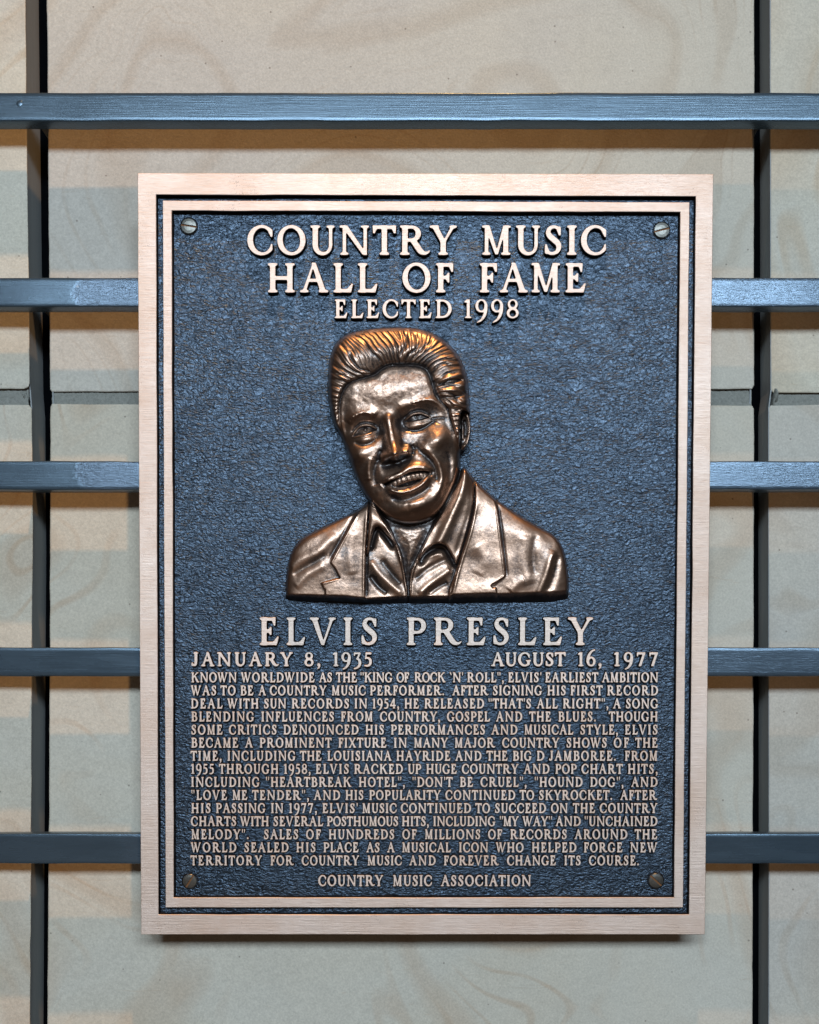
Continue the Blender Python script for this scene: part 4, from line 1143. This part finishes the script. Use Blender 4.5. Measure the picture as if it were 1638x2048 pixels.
# chin
face -= ridge([(780, 993), (800, 1001), (824, 997), (848, 983), (862, 968)], 6, 4.0)
face += ga(824, 1014, 38, 22, 9.5, ROT) + ga(850, 1006, 26, 14, 3.0, -0.6) - ga(816, 1015, 4, 8, 1.0)
face -= ga(772, 1010, 16, 12, 2.0)
face += 1.3 * fb(26, 61) + 0.45 * fb(7, 91)
hH += face * sm(-dF, -4, 10) + face * 0.0
# brow hairs
bh = np.sin((BX * 0.55 - BY * 0.9) * 0.9 + 3 * fb(14, 3)) 
hH += 0.35 * bh * (np.exp(-(dline([(698, 842), (712, 829), (732, 824), (748, 830)]) / 4) ** 2) + np.exp(-(dline([(824, 808), (846, 800), (868, 802), (890, 816)]) / 4) ** 2))

# ---------- hair: raised mass with combed locks
hair = sm(dF, -2.5, 3.0) * sm(-dH, 0, 2) * sm(dE, -1, 2)
cxh, cyh = 792, 812
ang = np.arctan2(BY - cyh, BX - cxh); rad = np.hypot(BX - cxh, (BY - cyh))
ph = ang + 0.0021 * (rad - 90) * np.where(BX < 800, 1.0, -0.6) + 0.16 * np.sin(rad / 30.0 + 2.2 * np.sin(ang * 3)) * 0.6
def lock(nl, seed, sharp=0.6):
    r = np.random.default_rng(seed)
    u = (ph + math.pi) / (2 * math.pi) * nl
    wv = pn(40, seed + 5) * 1.5 + pn(18, seed + 9) * 0.35
    u = u + wv
    i = np.floor(u).astype(int) % 997; f = u - np.floor(u)
    amp = r.random(997)[i] * 0.75 + 0.45
    prof = 1 - np.abs(2 * f - 1) ** 2.4
    return amp * prof
strands = 3.9 * lock(58, 3) + 1.6 * lock(140, 8) + 0.7 * lock(290, 12)
mass = 9.0 * rnd(-dF, 16) * 0 + 7.0 * rnd(-np.maximum(dF, 0), 22) + 4.0 * sm(dF, 4, 40)
hH += hair * (mass + strands * sm(dF, 0.5, 9) * sm(-dH, 1, 9) - 3.0) + ga(780, 700, 70, 30, 5.0) * hair
hH -= 1.4 * np.exp(-((dF - 0.5) / 3.5) ** 2) * (BY < 870) * sm(-dH, 2, 8)
# swept side locks and sideburn on the right
hH += hair * (ridge([(862, 756), (888, 757), (912, 752), (926, 742)], 6, 2.6) - ridge([(866, 766), (892, 768), (916, 762), (932, 752)], 3, 2.6) + ridge([(870, 778), (896, 781), (920, 775), (936, 764)], 7, 3.0)
              - ridge([(876, 791), (902, 795), (924, 790), (938, 780)], 3, 3.0) + ridge([(882, 803), (906, 808), (926, 804), (938, 796)], 6, 3.0) - ridge([(892, 816), (910, 821), (926, 818)], 3, 2.6)
              + ridge([(899, 826), (908, 846), (914, 872)], 6, 2.0))
# ear
hE = -12 + 21 * rnd(dE, 6) + 4
hE += ridge([(924, 830), (933, 828), (939, 845), (939, 866), (934, 886), (926, 894)], 3.0, 6.0) - ridge([(928, 840), (932, 856), (930, 874)], 3.5, 7.0) + ridge([(924, 846), (926, 866), (925, 880)], 2.0, 3.0) + ga(927, 895, 6, 7, 5.0)
hH = np.where(dE < 0, np.maximum(hE, np.where(dF < 0, hH, -20)), hH)

# ---------- compose
hH = np.where(dH > 0, -30, hH)
hTm = np.where(dT > 0, -30, hT)
under = np.exp(-(np.maximum(dH, 0) / 9.0) ** 2)
hTm = hTm - 5.0 * under * (dH > 0)
hh = np.maximum(hH, hTm)
# sawn foot of the bust
footx = np.array([571, 650, 690, 728, 732, 760, 800, 816, 870, 900, 906, 985, 994, 1060, 1120, 1137])
footy = np.array([1188, 1190, 1191, 1195, 1197, 1195, 1192, 1192, 1192, 1192, 1188, 1185, 1187, 1185, 1182, 1180])
fy = np.interp(BX, footx, footy) + 0.5 * pn(8, 44)
fb2 = np.interp(BX, [571, 600, 760, 900, 1100, 1137], [1199, 1203, 1208, 1207, 1205, 1198])
kft = np.clip((BY - fy) / (fb2 - fy), 0, 1)
hh = np.where((BY > fy) & (hh > -13), hh * (1 - kft) + (-13.0) * kft, hh)
inside = (np.minimum(dH, dT) < 0) & (BY < fb2 + 1)
hs = blur(hh, 0.55)
hh = np.where(inside, hs, -14.0)
hh = np.maximum(hh, -14.0)
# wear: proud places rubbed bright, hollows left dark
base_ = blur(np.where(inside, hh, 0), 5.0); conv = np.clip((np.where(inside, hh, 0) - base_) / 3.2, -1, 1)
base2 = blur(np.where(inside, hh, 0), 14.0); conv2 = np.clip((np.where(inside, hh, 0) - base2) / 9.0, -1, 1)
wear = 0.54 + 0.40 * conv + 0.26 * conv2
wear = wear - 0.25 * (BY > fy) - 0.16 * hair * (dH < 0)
co = L(BX, BY, hh)
near = blur(inside.astype(float), 1.2) > 0.02
keep = near[:-1, :-1] & near[1:, 1:]
mid = lambda a: (a[:-1, :-1] + a[1:, 1:]) / 2
mF, mH, mT, mE = mid(dF), mid(dH), mid(dT), mid(dE)
top = mid(np.where(dH < 0, 1.0, 0.0)) > 0.4
isear = keep & top & (mE < 0) & (mF > 0)
ishair = keep & top & (mF > 0) & ~isear
isface = keep & top & (mF <= 0)
body = keep & ~top
innerm = mid(inner); mN = mid(dN); mCL, mCR = mid(dCL), mid(dCR)
iscol = body & ((mCL < 0) | (mCR < 0))
isneck = body & ~iscol & (mN < 0) & (mid(BY) < 1192)
isshirt = body & ~iscol & ~isneck & (innerm < 0)
isjack = body & ~iscol & ~isneck & ~isshirt
bust_base = isface | isneck | isear
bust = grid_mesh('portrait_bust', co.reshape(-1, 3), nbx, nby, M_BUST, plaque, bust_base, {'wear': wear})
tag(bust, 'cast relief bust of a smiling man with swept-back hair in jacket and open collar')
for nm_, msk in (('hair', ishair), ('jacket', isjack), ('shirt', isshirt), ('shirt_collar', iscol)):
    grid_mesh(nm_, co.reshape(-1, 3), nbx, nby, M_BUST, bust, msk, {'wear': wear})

#BUST_END
